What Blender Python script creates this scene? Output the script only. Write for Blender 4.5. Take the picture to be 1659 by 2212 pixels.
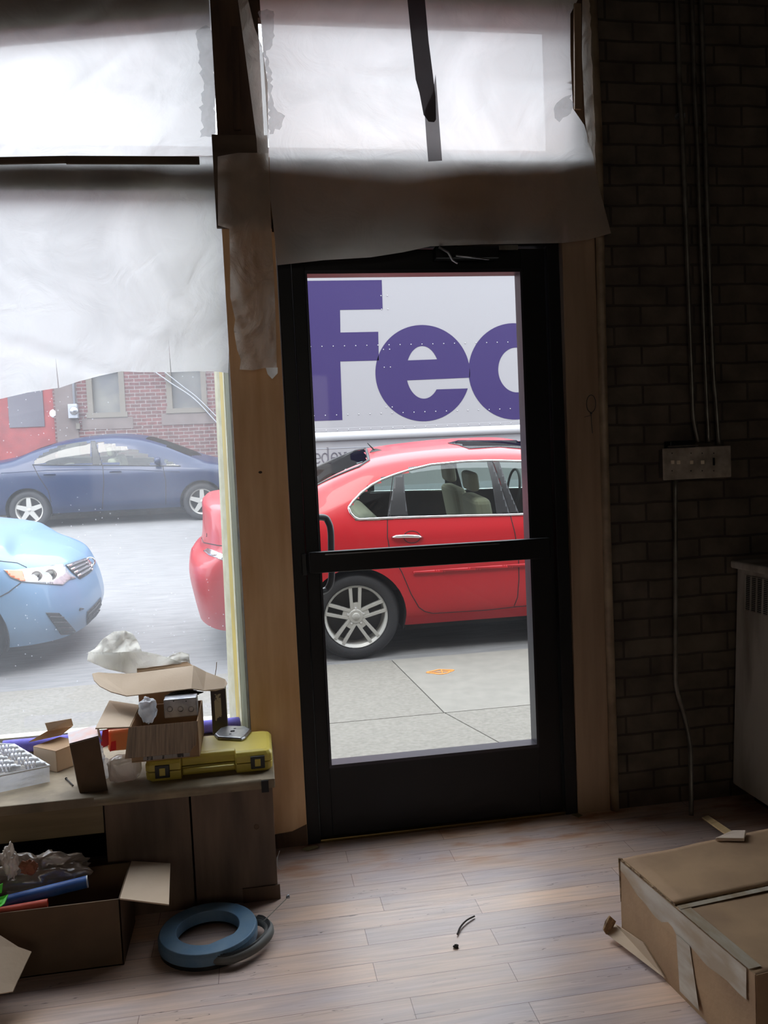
import bpy, bmesh, math, random
from mathutils import Vector, Matrix, noise
from mathutils.bvhtree import BVHTree
from mathutils.geometry import delaunay_2d_cdt
random.seed(7)
for o in list(bpy.data.objects): bpy.data.objects.remove(o)
SC = bpy.context.scene
COL = SC.collection
# ---------------------------------------------------------------- camera
FPX = 1790.0
CAM = Vector((-.5996, -2.894, 1.3344)); YAW, PITCH, ROLL = .1547, -.0563, -.0459
cy, sy = math.cos(YAW), math.sin(YAW)
_f = Vector((sy*math.cos(PITCH), cy*math.cos(PITCH), math.sin(PITCH)))
_r = Vector((cy, -sy, 0)); _u = _r.cross(_f)
_c, _s = math.cos(ROLL), math.sin(ROLL)
CR = _c*_r + _s*_u; CU = -_s*_r + _c*_u; CF = _f
cd = bpy.data.cameras.new('camera'); cam = bpy.data.objects.new('camera', cd); COL.objects.link(cam)
cd.sensor_fit = 'VERTICAL'; cd.sensor_height = 24.0; cd.lens = 24.0*FPX/2212.0
cd.clip_start = .02; cd.clip_end = 300
cam.matrix_world = Matrix(((CR.x, CU.x, -CF.x, CAM.x), (CR.y, CU.y, -CF.y, CAM.y), (CR.z, CU.z, -CF.z, CAM.z), (0, 0, 0, 1)))
SC.camera = cam
SC.view_settings.view_transform = 'Standard'; SC.view_settings.look = 'None'
SC.view_settings.gamma = 1.0; SC.view_settings.use_curve_mapping = False
SC.view_settings.exposure = 0.0
# ---------------------------------------------------------------- sky
w = bpy.data.worlds.new('sky'); SC.world = w; w.use_nodes = True
wn = w.node_tree; wn.nodes.clear()
wo = wn.nodes.new('ShaderNodeOutputWorld'); wb = wn.nodes.new('ShaderNodeBackground')
tc = wn.nodes.new('ShaderNodeTexCoord'); sx = wn.nodes.new('ShaderNodeSeparateXYZ'); rp = wn.nodes.new('ShaderNodeValToRGB')
rp.color_ramp.elements[0].position = 0.0; rp.color_ramp.elements[0].color = (.62, .68, .76, 1)
rp.color_ramp.elements[1].position = .7; rp.color_ramp.elements[1].color = (.86, .93, 1.0, 1)
wn.links.new(tc.outputs['Generated'], sx.inputs[0]); wn.links.new(sx.outputs['Z'], rp.inputs[0])
wn.links.new(rp.outputs[0], wb.inputs['Color']); wn.links.new(wb.outputs[0], wo.inputs[0])
SKY = 6.5
wb.inputs['Strength'].default_value = SKY
# soft sun behind thin cloud
sd = bpy.data.lights.new('sun', 'SUN'); sd.energy = 1.8; sd.angle = math.radians(25); sd.color = (1, .96, .9)
so = bpy.data.objects.new('sun', sd); COL.objects.link(so)
so.rotation_euler = Vector((-.25, -.55, .85)).to_track_quat('Z', 'Y').to_euler()

def P(px, py, X=None, Y=None, Z=None):
    """a pixel of the photograph put on a real plane of the room or street"""
    d = CR*((px-829.5)/FPX) + CU*(-(py-1106)/FPX) + CF
    if Y is not None: t = (Y-CAM.y)/d.y
    elif Z is not None: t = (Z-CAM.z)/d.z
    elif X is not None: t = (X-CAM.x)/d.x
    else: return d
    return CAM + d*t
def PROJ(v):
    q = v-CAM; z = q.dot(CF)
    return (829.5+FPX*q.dot(CR)/z, 1106-FPX*q.dot(CU)/z)
# ---------------------------------------------------------------- materials
def mat(name, col, rough=.6, metal=0., coat=0., spec=.5, col2=None, nscale=8., bump=0., bscale=60., stretch=(1, 1, 1), contrast=(.35, .65), trans=0.):
    m = bpy.data.materials.new(name); m.use_nodes = True; nt = m.node_tree
    b = nt.nodes['Principled BSDF']
    b.inputs['Base Color'].default_value = (*col, 1); b.inputs['Roughness'].default_value = rough
    b.inputs['Metallic'].default_value = metal; b.inputs['Coat Weight'].default_value = coat
    b.inputs['Specular IOR Level'].default_value = spec
    if coat: b.inputs['Coat Roughness'].default_value = .04
    if col2 or bump:
        t = nt.nodes.new('ShaderNodeTexCoord'); mp = nt.nodes.new('ShaderNodeMapping'); mp.inputs['Scale'].default_value = stretch
        nt.links.new(t.outputs['Object'], mp.inputs[0])
    if col2:
        n = nt.nodes.new('ShaderNodeTexNoise'); n.inputs['Scale'].default_value = nscale; n.inputs['Detail'].default_value = 6
        r = nt.nodes.new('ShaderNodeValToRGB')
        r.color_ramp.elements[0].position = contrast[0]; r.color_ramp.elements[0].color = (*col, 1)
        r.color_ramp.elements[1].position = contrast[1]; r.color_ramp.elements[1].color = (*col2, 1)
        nt.links.new(mp.outputs[0], n.inputs[0]); nt.links.new(n.outputs['Fac'], r.inputs[0]); nt.links.new(r.outputs[0], b.inputs['Base Color'])
    if bump:
        n2 = nt.nodes.new('ShaderNodeTexNoise'); n2.inputs['Scale'].default_value = bscale; n2.inputs['Detail'].default_value = 5
        bp = nt.nodes.new('ShaderNodeBump'); bp.inputs['Strength'].default_value = bump; bp.inputs['Distance'].default_value = .01
        nt.links.new(mp.outputs[0], n2.inputs[0]); nt.links.new(n2.outputs['Fac'], bp.inputs['Height']); nt.links.new(bp.outputs[0], b.inputs['Normal'])
    return m
def N(m, t, **k):
    n = m.node_tree.nodes.new(t)
    for a, v in k.items(): setattr(n, a, v)
    return n
def LK(m, a, b): m.node_tree.links.new(a, b)
def srgb(r, g, b):
    f = lambda c: (c/255/12.92) if c/255 <= .04045 else ((c/255+.055)/1.055)**2.4
    return (f(r), f(g), f(b))
M = {}
M['black'] = mat('black_anodised_metal', (.004, .004, .005), .42, .0, spec=.3)
M['rubberblack'] = mat('black_rubber', (.018, .018, .019), .75, bump=.15, bscale=200)
M['plastic_black'] = mat('black_plastic', (.012, .012, .013), .4)
M['cardboard'] = mat('cardboard', srgb(176, 143, 108), .85, col2=srgb(150, 120, 92), nscale=5, bump=.1, bscale=90, stretch=(1, 1, 1))
M['cardboard_light'] = mat('pale_cardboard', srgb(206, 184, 160), .85, col2=srgb(190, 166, 140), nscale=4, bump=.05, bscale=120)
M['cardboard_rib'] = mat('ribbed_cardboard', srgb(165, 135, 108), .85, col2=srgb(120, 98, 80), nscale=14, stretch=(12, 1, .4), contrast=(.3, .7))
M['cardboard_dark'] = mat('brown_dark_cardboard', srgb(110, 86, 64), .85, col2=srgb(90, 72, 55), nscale=6)
M['cardboard_edge'] = mat('torn_cardboard_edge', srgb(95, 70, 50), .9, col2=srgb(170, 140, 105), nscale=60)
M['tape'] = mat('clear_packing_tape', srgb(190, 180, 165), .22, col2=srgb(160, 140, 115), nscale=20, stretch=(1, .3, 1))
M['yellow'] = mat('yellow_plastic', srgb(212, 192, 88), .38, bump=.03, bscale=300)
M['steel'] = mat('galvanised_steel', srgb(175, 176, 180), .35, .85, col2=srgb(140, 142, 148), nscale=30)
M['cond'] = mat('painted_conduit', srgb(120, 116, 108), .38, .6, col2=srgb(90, 86, 78), nscale=14)
M['switchbox'] = mat('dusty_switch_plate', srgb(170, 158, 144), .55, .1, col2=srgb(130, 120, 108), nscale=20)
M['foam'] = mat('violet_foam', srgb(128, 122, 214), .8, col2=srgb(108, 100, 196), nscale=30, bump=.1)
M['white'] = mat('white_plastic', srgb(225, 226, 228), .35)
M['whitepaint'] = mat('white_paint', srgb(215, 210, 200), .5)
M['heater'] = mat('dirty_cream_enamel', srgb(190, 186, 178), .5, col2=srgb(120, 108, 92), nscale=3.0, stretch=(1, 3, .6), contrast=(.45, .75))
M['dark'] = mat('dark_void', (.006, .006, .006), .9)
M['bluereel'] = mat('dusty_blue_plastic', srgb(78, 112, 140), .5, col2=srgb(98, 124, 145), nscale=18, bump=.05)
M['greyrubber'] = mat('grey_rubber_grip', srgb(96, 96, 92), .6)
M['bluetube'] = mat('blue_paper_tube', srgb(62, 108, 180), .5, col2=srgb(40, 80, 150), nscale=14)
M['redtube'] = mat('orange_red_tube', srgb(215, 84, 60), .5)
M['green'] = mat('bright_green_plastic', srgb(80, 220, 50), .4)
M['wood_strip'] = mat('raw_wood', srgb(170, 142, 98), .7, col2=srgb(140, 112, 74), nscale=10, stretch=(1, 1, 12))
M['darkwood'] = mat('dark_stained_wood', srgb(96, 72, 52), .7, col2=srgb(60, 44, 34), nscale=6, stretch=(2, 2, .3), bump=.1)
M['brownboard'] = mat('brown_board', srgb(178, 132, 86), .8, col2=srgb(150, 108, 68), nscale=3)
M['battens'] = mat('grey_batten_wood', srgb(108, 90, 74), .8, col2=srgb(80, 66, 54), nscale=10, stretch=(.4, 1, 1))
M['chrome'] = mat('chrome', (.8, .8, .82), .12, 1.0)
M['tire'] = mat('tyre_rubber', (.016, .016, .018), .7, bump=.1, bscale=100)
M['alloy'] = mat('silver_alloy', srgb(172, 170, 164), .42, .3)
M['redpaint'] = mat('red_car_paint', (.36, .006, .011), .38, .0, spec=.35, coat=.28)
M['bluepaint'] = mat('dark_blue_car_paint', (.006, .016, .052), .36, .0, spec=.3, coat=.2)
M['skypaint'] = mat('pale_blue_car_paint', (.115, .215, .345), .38, .0, spec=.4, coat=.35)
M['seam'] = mat('panel_gap', (.006, .002, .002), .8)
M['seat'] = mat('beige_seat_cloth', srgb(170, 160, 140), .8)
M['darktrim'] = mat('satin_black_pillar', (.012, .012, .013), .45)
M['lampglass'] = mat('headlamp_lens', srgb(200, 205, 210), .12, .3, col2=srgb(110, 115, 120), nscale=9, coat=1)
M['amber'] = mat('amber_lens', srgb(215, 110, 50), .2, coat=1)
M['taillamp'] = mat('red_tail_lens', (.35, .005, .01), .15, coat=1)
M['grille'] = mat('black_grille', (.01, .011, .013), .5)
M['truckwhite'] = mat('truck_white_panel', (.205, .20, .208), .5, spec=.35)
M['truckbright'] = mat('truck_white_rail', (.36, .36, .37), .35)
M['logopurple'] = mat('purple_vinyl', (.024, .015, .068), .55, spec=.15)
M['logoorange'] = mat('orange_vinyl', srgb(240, 100, 20), .5)
M['greytext'] = mat('grey_vinyl_lettering', (.07, .065, .08), .5)
M['rivet'] = mat('aluminium_rivet', (.34, .34, .36), .4)
M['redbrown'] = mat('faded_red_door', srgb(124, 46, 46), .7, col2=srgb(106, 38, 40), nscale=4)
M['stucco'] = mat('grey_stucco', srgb(98, 88, 86), .9, col2=srgb(86, 76, 74), nscale=3)
M['frame_beige'] = mat('beige_window_frame', srgb(92, 86, 78), .7)
M['meter'] = mat('grey_meter_box', srgb(140, 142, 148), .5, .2)
M['cream'] = mat('cream_paint', srgb(232, 230, 205), .6, col2=srgb(215, 212, 180), nscale=20)  # pale cream with slightly darker random blotches
M['yellowpaint'] = mat('aged_yellow_paint', srgb(226, 202, 100), .5, col2=srgb(206, 186, 116), nscale=16, stretch=(6, 1, .3))
M['greenpaint'] = mat('grey_green_paint', srgb(140, 142, 112), .6, col2=srgb(92, 90, 66), nscale=20, stretch=(12, 12, .2))
M['olive'] = mat('olive_dirty_paint', srgb(84, 76, 46), .8, col2=srgb(50, 44, 30), nscale=20)
M['wirewhite'] = mat('steel_wire', srgb(200, 200, 195), .3, .5)
M['leaf'] = mat('dry_leaf', srgb(120, 110, 80), .8)
M['twig'] = mat('dark_splinter', srgb(48, 40, 36), .8)
M['ceiling'] = mat('old_dark_ceiling', srgb(40, 36, 32), .9)
M['plasterdark'] = mat('dark_plaster', srgb(54, 48, 42), .9, col2=srgb(40, 36, 32), nscale=2)
M['redprint'] = mat('red_print', srgb(225, 40, 40), .4)
M['orangeprint'] = mat('orange_print', srgb(235, 150, 90), .5)
M['bulb'] = mat('white_bulb', srgb(235, 235, 240), .25)
M['print'] = mat('printed_carton', srgb(190, 180, 160), .5, col2=srgb(60, 50, 60), nscale=22, contrast=(.5, .52))
M['printbird'] = mat('clear_window_printed_carton', srgb(200, 200, 205), .3, col2=srgb(225, 150, 120), nscale=14)
M['outerwall'] = mat('building_front', (.12, .11, .1), .9)
M['casing'] = mat('brown_casing', srgb(160, 134, 108), .6, col2=srgb(134, 108, 84), nscale=5, stretch=(3, 3, .3), bump=.05)
M['pipe'] = mat('painted_pipe', srgb(150, 132, 108), .45, col2=srgb(118, 100, 80), nscale=14)
M['rust'] = mat('orange_road_marking', srgb(205, 130, 60), .8)

def plywood():
    m = mat('orange_plywood', srgb(238, 198, 154), .7)
    b = m.node_tree.nodes['Principled BSDF']
    t = N(m, 'ShaderNodeTexCoord'); mp = N(m, 'ShaderNodeMapping'); mp.inputs['Scale'].default_value = (5, 5, .7)
    n = N(m, 'ShaderNodeTexNoise'); n.inputs['Scale'].default_value = 4; n.inputs['Detail'].default_value = 8
    r = N(m, 'ShaderNodeValToRGB'); r.color_ramp.elements[0].position = .3; r.color_ramp.elements[0].color = (*srgb(224, 178, 130), 1)
    r.color_ramp.elements[1].position = .7; r.color_ramp.elements[1].color = (*srgb(246, 208, 164), 1)
    LK(m, t.outputs['Object'], mp.inputs[0]); LK(m, mp.outputs[0], n.inputs[0]); LK(m, n.outputs['Fac'], r.inputs[0])
    v = N(m, 'ShaderNodeTexVoronoi'); v.inputs['Scale'].default_value = 6; mp2 = N(m, 'ShaderNodeMapping'); mp2.inputs['Scale'].default_value = (.7, 0, 1.0)
    LK(m, t.outputs['Object'], mp2.inputs[0]); LK(m, mp2.outputs[0], v.inputs[0])
    lt = N(m, 'ShaderNodeMath', operation='LESS_THAN'); lt.inputs[1].default_value = .10; LK(m, v.outputs['Distance'], lt.inputs[0])
    mx = N(m, 'ShaderNodeMix', data_type='RGBA'); mx.inputs[7].default_value = (*srgb(70, 48, 34), 1)
    LK(m, lt.outputs[0], mx.inputs[0]); LK(m, r.outputs[0], mx.inputs[6]); LK(m, mx.outputs[2], b.inputs['Base Color'])
    return m
M['plywood'] = plywood()

def paper(name, col, transp=.1, transl=.55, wr=.5, sc=3., warm=(1, .84, .70), gloss=0):
    m = bpy.data.materials.new(name); m.use_nodes = True; nt = m.node_tree; nt.nodes.clear()
    o = N(m, 'ShaderNodeOutputMaterial'); d = N(m, 'ShaderNodeBsdfDiffuse'); l = N(m, 'ShaderNodeBsdfTranslucent'); a = N(m, 'ShaderNodeBsdfTransparent')
    t = N(m, 'ShaderNodeTexCoord'); n = N(m, 'ShaderNodeTexNoise'); n.inputs['Scale'].default_value = sc; n.inputs['Detail'].default_value = 6; n.inputs['Distortion'].default_value = 1.2
    r = N(m, 'ShaderNodeValToRGB'); r.color_ramp.elements[0].color = (*[c*.86 for c in col], 1); r.color_ramp.elements[1].color = (*col, 1)
    r.color_ramp.elements[0].position = .36; r.color_ramp.elements[1].position = .56
    LK(m, t.outputs['Object'], n.inputs[0]); LK(m, n.outputs['Fac'], r.inputs[0])
    LK(m, r.outputs[0], l.inputs[0])
    wm = N(m, 'ShaderNodeMix', data_type='RGBA', blend_type='MULTIPLY'); wm.inputs[0].default_value = 1; wm.inputs[7].default_value = (*warm, 1)
    LK(m, r.outputs[0], wm.inputs[6]); LK(m, wm.outputs[2], d.inputs[0])
    b = N(m, 'ShaderNodeBump'); b.inputs['Strength'].default_value = wr; b.inputs['Distance'].default_value = .01
    n2 = N(m, 'ShaderNodeTexNoise'); n2.inputs['Scale'].default_value = 7; n2.inputs['Detail'].default_value = 8; n2.inputs['Distortion'].default_value = 2
    LK(m, t.outputs['Object'], n2.inputs[0]); LK(m, n2.outputs['Fac'], b.inputs['Height']); LK(m, b.outputs[0], d.inputs['Normal']); LK(m, b.outputs[0], l.inputs['Normal'])
    m1 = N(m, 'ShaderNodeMixShader'); m1.inputs[0].default_value = transl; LK(m, d.outputs[0], m1.inputs[1]); LK(m, l.outputs[0], m1.inputs[2])
    m2 = N(m, 'ShaderNodeMixShader'); m2.inputs[0].default_value = transp; LK(m, m1.outputs[0], m2.inputs[1]); LK(m, a.outputs[0], m2.inputs[2])
    out = m2.outputs[0]
    if gloss:
        gg = N(m, 'ShaderNodeBsdfGlossy'); gg.inputs['Roughness'].default_value = .22; LK(m, b.outputs[0], gg.inputs['Normal'])
        m3 = N(m, 'ShaderNodeMixShader'); m3.inputs[0].default_value = gloss; LK(m, out, m3.inputs[1]); LK(m, gg.outputs[0], m3.inputs[2]); out = m3.outputs[0]
    LK(m, out, o.inputs[0]); return m
M['paper'] = paper('translucent_builders_paper', (.79, .78, .775), .03, .74)
M['paper_low'] = paper('lower_window_paper', (.665, .66, .655), .03, .74)
M['paper_loose'] = paper('loose_translucent_paper', (.80, .74, .67), .08, .6, 1.0)
M['white_paper'] = paper('white_wrapping_paper', (.95, .94, .90), .02, .62, 1.0, warm=(1, 1, 1))
M['plasticbag'] = paper('cloudy_plastic_bag', (.56, .47, .39), .38, .5, 1.0, 9, gloss=.16)
M['clearbag'] = paper('clear_plastic', (.70, .72, .76), .62, .5, .8, 14, warm=(1, 1, 1), gloss=.10)
M['tapestrip'] = paper('smoky_tape', (.05, .04, .045), .02, .3, .2)
M['tapestrip2'] = paper('thin_smoky_tape', (.20, .19, .20), .08, .6, .2)

def glass(name, tint, dirt=0., haze=(.8, .82, .86), refl=.06, speck=0.):
    m = bpy.data.materials.new(name); m.use_nodes = True; m.node_tree.nodes.clear()
    o = N(m, 'ShaderNodeOutputMaterial'); a = N(m, 'ShaderNodeBsdfTransparent'); a.inputs[0].default_value = (*tint, 1)
    g = N(m, 'ShaderNodeBsdfGlossy'); g.inputs['Roughness'].default_value = .03
    fr = N(m, 'ShaderNodeLayerWeight'); fr.inputs['Blend'].default_value = .25
    mu = N(m, 'ShaderNodeMath', operation='MULTIPLY_ADD'); mu.inputs[1].default_value = .22; mu.inputs[2].default_value = refl*.5; LK(m, fr.outputs['Fresnel'], mu.inputs[0])
    m1 = N(m, 'ShaderNodeMixShader'); LK(m, mu.outputs[0], m1.inputs[0]); LK(m, a.outputs[0], m1.inputs[1]); LK(m, g.outputs[0], m1.inputs[2])
    out = m1.outputs[0]
    if dirt:
        t = N(m, 'ShaderNodeTexCoord'); n = N(m, 'ShaderNodeTexNoise'); n.inputs['Scale'].default_value = 3; n.inputs['Detail'].default_value = 9
        mr = N(m, 'ShaderNodeMapRange'); mr.inputs[1].default_value = .35; mr.inputs[2].default_value = .7; mr.inputs[3].default_value = dirt*.75; mr.inputs[4].default_value = dirt*1.35
        LK(m, t.outputs['Object'], n.inputs[0]); LK(m, n.outputs['Fac'], mr.inputs[0])
        v = N(m, 'ShaderNodeTexVoronoi'); v.inputs['Scale'].default_value = 45; LK(m, t.outputs['Object'], v.inputs[0])
        lt = N(m, 'ShaderNodeMath', operation='LESS_THAN'); lt.inputs[1].default_value = .10; LK(m, v.outputs['Distance'], lt.inputs[0])
        n3 = N(m, 'ShaderNodeTexNoise'); n3.inputs['Scale'].default_value = 5; LK(m, t.outputs['Object'], n3.inputs[0])
        gt = N(m, 'ShaderNodeMath', operation='GREATER_THAN'); gt.inputs[1].default_value = .5; LK(m, n3.outputs['Fac'], gt.inputs[0])
        ml = N(m, 'ShaderNodeMath', operation='MULTIPLY'); LK(m, lt.outputs[0], ml.inputs[0]); LK(m, gt.outputs[0], ml.inputs[1])
        ma = N(m, 'ShaderNodeMath', operation='MULTIPLY_ADD'); ma.inputs[1].default_value = speck; LK(m, ml.outputs[0], ma.inputs[0]); LK(m, mr.outputs[0], ma.inputs[2])
        tl = N(m, 'ShaderNodeBsdfTranslucent'); tl.inputs[0].default_value = (*haze, 1)
        m2 = N(m, 'ShaderNodeMixShader'); LK(m, ma.outputs[0], m2.inputs[0]); LK(m, out, m2.inputs[1]); LK(m, tl.outputs[0], m2.inputs[2]); out = m2.outputs[0]
    LK(m, out, o.inputs[0]); return m
M['glass_clean'] = glass('clear_door_glass', (.97, .97, .97), .008)
M['glass_dirty'] = glass('dusty_window_glass', (.95, .95, .97), .085, speck=.2)
M['glass_car'] = glass('tinted_car_glass', (.62, .70, .66), 0, refl=.10)
M['glass_dark'] = glass('dark_tinted_glass', (.30, .34, .36), 0, refl=.12)
M['glass_rear'] = glass('grey_rear_glass', (.45, .5, .5), 0, refl=.10)

def bricks(name, c1, c2, mortar, bw, bh, ms, bump=.6, rough=.9, off=(0, 0), rotx=True, nz=.5):
    m = bpy.data.materials.new(name); m.use_nodes = True; b = m.node_tree.nodes['Principled BSDF']; b.inputs['Roughness'].default_value = rough
    t = N(m, 'ShaderNodeTexCoord'); s = N(m, 'ShaderNodeSeparateXYZ'); c = N(m, 'ShaderNodeCombineXYZ')
    LK(m, t.outputs['Object'], s.inputs[0])
    ad = N(m, 'ShaderNodeMath', operation='ADD'); LK(m, s.outputs['X'], ad.inputs[0]); LK(m, s.outputs['Y'], ad.inputs[1])
    nn = N(m, 'ShaderNodeTexNoise'); nn.inputs['Scale'].default_value = 6; LK(m, t.outputs['Object'], nn.inputs[0])
    wob = N(m, 'ShaderNodeMath', operation='MULTIPLY_ADD'); wob.inputs[1].default_value = .018; LK(m, nn.outputs['Fac'], wob.inputs[0]); LK(m, s.outputs['Z'], wob.inputs[2])
    LK(m, ad.outputs[0], c.inputs[0]); LK(m, wob.outputs[0], c.inputs[1])
    k = N(m, 'ShaderNodeTexBrick'); k.inputs['Scale'].default_value = 1; k.inputs['Brick Width'].default_value = bw; k.inputs['Row Height'].default_value = bh
    k.inputs['Mortar Size'].default_value = ms; k.inputs['Mortar Smooth'].default_value = .3; k.inputs['Color1'].default_value = (*c1, 1); k.inputs['Color2'].default_value = (*c2, 1); k.inputs['Mortar'].default_value = (*mortar, 1)
    LK(m, c.outputs[0], k.inputs[0])
    n = N(m, 'ShaderNodeTexNoise'); n.inputs['Scale'].default_value = 9; n.inputs['Detail'].default_value = 6; LK(m, t.outputs['Object'], n.inputs[0])
    mr = N(m, 'ShaderNodeMapRange'); mr.inputs[1].default_value = .3; mr.inputs[2].default_value = .7; mr.inputs[3].default_value = 1-nz; mr.inputs[4].default_value = 1+nz*.3; LK(m, n.outputs['Fac'], mr.inputs[0])
    vm = N(m, 'ShaderNodeVectorMath', operation='SCALE'); LK(m, k.outputs['Color'], vm.inputs[0]); LK(m, mr.outputs[0], vm.inputs['Scale'])
    LK(m, vm.outputs[0], b.inputs['Base Color'])
    iv = N(m, 'ShaderNodeMath', operation='MULTIPLY_ADD'); iv.inputs[1].default_value = -1; LK(m, k.outputs['Fac'], iv.inputs[0]); LK(m, n.outputs['Fac'], iv.inputs[2])
    bp = N(m, 'ShaderNodeBump'); bp.inputs['Strength'].default_value = bump; bp.inputs['Distance'].default_value = .012; LK(m, iv.outputs[0], bp.inputs['Height']); LK(m, bp.outputs[0], b.inputs['Normal'])
    return m
M['brick_in'] = bricks('dark_painted_brick', srgb(94, 84, 72), srgb(84, 74, 64), srgb(60, 52, 44), .21, .0725, .005, .6)
M['brick_out'] = bricks('red_street_brick', srgb(96, 58, 58), srgb(80, 54, 54), srgb(112, 106, 104), .21, .075, .009, .3, nz=.3)

def floorboards():
    m = bpy.data.materials.new('worn_strip_floor'); m.use_nodes = True; b = m.node_tree.nodes['Principled BSDF']; b.inputs['Roughness'].default_value = .36; b.inputs['Specular IOR Level'].default_value = .5
    t = N(m, 'ShaderNodeTexCoord')
    k = N(m, 'ShaderNodeTexBrick'); k.inputs['Scale'].default_value = 1; k.inputs['Brick Width'].default_value = .95; k.inputs['Row Height'].default_value = .083
    k.offset = .37; k.offset_frequency = 2; k.squash = .8; k.squash_frequency = 3
    k.inputs['Mortar Size'].default_value = .0009; k.inputs['Mortar Smooth'].default_value = .1; k.inputs['Bias'].default_value = -.15
    k.inputs['Color1'].default_value = (*srgb(220, 193, 172), 1); k.inputs['Color2'].default_value = (*srgb(196, 178, 168), 1); k.inputs['Mortar'].default_value = (*srgb(138, 114, 100), 1)
    LK(m, t.outputs['Object'], k.inputs[0])
    mp = N(m, 'ShaderNodeMapping'); mp.inputs['Scale'].default_value = (1.2, 22, 1); LK(m, t.outputs['Object'], mp.inputs[0])
    n = N(m, 'ShaderNodeTexNoise'); n.inputs['Scale'].default_value = 4; n.inputs['Detail'].default_value = 9; n.inputs['Distortion'].default_value = .6; LK(m, mp.outputs[0], n.inputs[0])
    mr = N(m, 'ShaderNodeMapRange'); mr.inputs[1].default_value = .25; mr.inputs[2].default_value = .75; mr.inputs[3].default_value = .8; mr.inputs[4].default_value = 1.12; LK(m, n.outputs['Fac'], mr.inputs[0])
    vm = N(m, 'ShaderNodeVectorMath', operation='SCALE'); LK(m, k.outputs['Color'], vm.inputs[0]); LK(m, mr.outputs[0], vm.inputs['Scale'])
    # pinkish and bluish wear
    n2 = N(m, 'ShaderNodeTexNoise'); n2.inputs['Scale'].default_value = 2.4; n2.inputs['Detail'].default_value = 5; mp2 = N(m, 'ShaderNodeMapping'); mp2.inputs['Scale'].default_value = (1, 3, 1)
    LK(m, t.outputs['Object'], mp2.inputs[0]); LK(m, mp2.outputs[0], n2.inputs[0])
    r2 = N(m, 'ShaderNodeValToRGB'); r2.color_ramp.elements[0].position = .35; r2.color_ramp.elements[0].color = (.80, .84, .98, 1); r2.color_ramp.elements[1].position = .65; r2.color_ramp.elements[1].color = (1.0, .92, .86, 1)
    LK(m, n2.outputs['Fac'], r2.inputs[0])
    mm = N(m, 'ShaderNodeMix', data_type='RGBA', blend_type='MULTIPLY'); mm.inputs[0].default_value = 1; LK(m, vm.outputs[0], mm.inputs[6]); LK(m, r2.outputs[0], mm.inputs[7])
    # orange varnish left near the threshold
    s = N(m, 'ShaderNodeSeparateXYZ'); LK(m, t.outputs['Object'], s.inputs[0])
    yr = N(m, 'ShaderNodeMapRange'); yr.inputs[1].default_value = -.36; yr.inputs[2].default_value = -.12; LK(m, s.outputs['Y'], yr.inputs[0])
    n4 = N(m, 'ShaderNodeTexNoise'); n4.inputs['Scale'].default_value = 5; n4.inputs['Detail'].default_value = 7; LK(m, mp2.outputs[0], n4.inputs[0])
    c4 = N(m, 'ShaderNodeMapRange'); c4.inputs[1].default_value = .5; c4.inputs[2].default_value = .66; c4.inputs[4].default_value = .75; LK(m, n4.outputs['Fac'], c4.inputs[0])
    pr = N(m, 'ShaderNodeMath', operation='MULTIPLY'); LK(m, yr.outputs[0], pr.inputs[0]); LK(m, c4.outputs[0], pr.inputs[1])
    mo = N(m, 'ShaderNodeMix', data_type='RGBA'); mo.inputs[7].default_value = (*srgb(165, 108, 64), 1); LK(m, pr.outputs[0], mo.inputs[0]); LK(m, mm.outputs[2], mo.inputs[6])
    # long cracks
    mp3 = N(m, 'ShaderNodeMapping'); mp3.inputs['Scale'].default_value = (.9, 13, 1); LK(m, t.outputs['Object'], mp3.inputs[0])
    n5 = N(m, 'ShaderNodeTexNoise'); n5.inputs['Scale'].default_value = 2.2; n5.inputs['Detail'].default_value = 3; LK(m, mp3.outputs[0], n5.inputs[0])
    ab = N(m, 'ShaderNodeMath', operation='SUBTRACT'); ab.inputs[1].default_value = .63; LK(m, n5.outputs['Fac'], ab.inputs[0]); a2 = N(m, 'ShaderNodeMath', operation='ABSOLUTE'); LK(m, ab.outputs[0], a2.inputs[0])
    l5 = N(m, 'ShaderNodeMath', operation='LESS_THAN'); l5.inputs[1].default_value = .0025; LK(m, a2.outputs[0], l5.inputs[0]); m5 = N(m, 'ShaderNodeMath', operation='MULTIPLY'); m5.inputs[1].default_value = .65; LK(m, l5.outputs[0], m5.inputs[0])
    mc = N(m, 'ShaderNodeMix', data_type='RGBA'); mc.inputs[7].default_value = (*srgb(70, 56, 50), 1); LK(m, m5.outputs[0], mc.inputs[0]); LK(m, mo.outputs[2], mc.inputs[6])
    LK(m, mc.outputs[2], b.inputs['Base Color'])
    bp = N(m, 'ShaderNodeBump'); bp.inputs['Strength'].default_value = .25; bp.inputs['Distance'].default_value = .003
    sb = N(m, 'ShaderNodeMath', operation='SUBTRACT'); LK(m, n.outputs['Fac'], sb.inputs[0]); LK(m, k.outputs['Fac'], sb.inputs[1]); LK(m, sb.outputs[0], bp.inputs['Height']); LK(m, bp.outputs[0], b.inputs['Normal'])
    return m
M['floor'] = floorboards()
M['benchboard'] = mat('dark_bench_plywood', srgb(118, 96, 78), .65, col2=srgb(84, 68, 56), nscale=5, stretch=(3, 3, .5), bump=.08)
M['benchtop'] = mat('dusty_bench_top', srgb(158, 142, 116), .75, col2=srgb(122, 108, 88), nscale=9, bump=.15, bscale=40)
M['benchrail'] = mat('pale_pine_rail', srgb(150, 132, 100), .7, col2=srgb(130, 112, 82), nscale=5, stretch=(.5, 1, 6))
M['asphalt'] = mat('pale_worn_asphalt', (.185, .182, .18), .9, col2=(.145, .143, .143), nscale=16, bump=.3, bscale=120, stretch=(.25, 1.6, 1))
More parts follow.
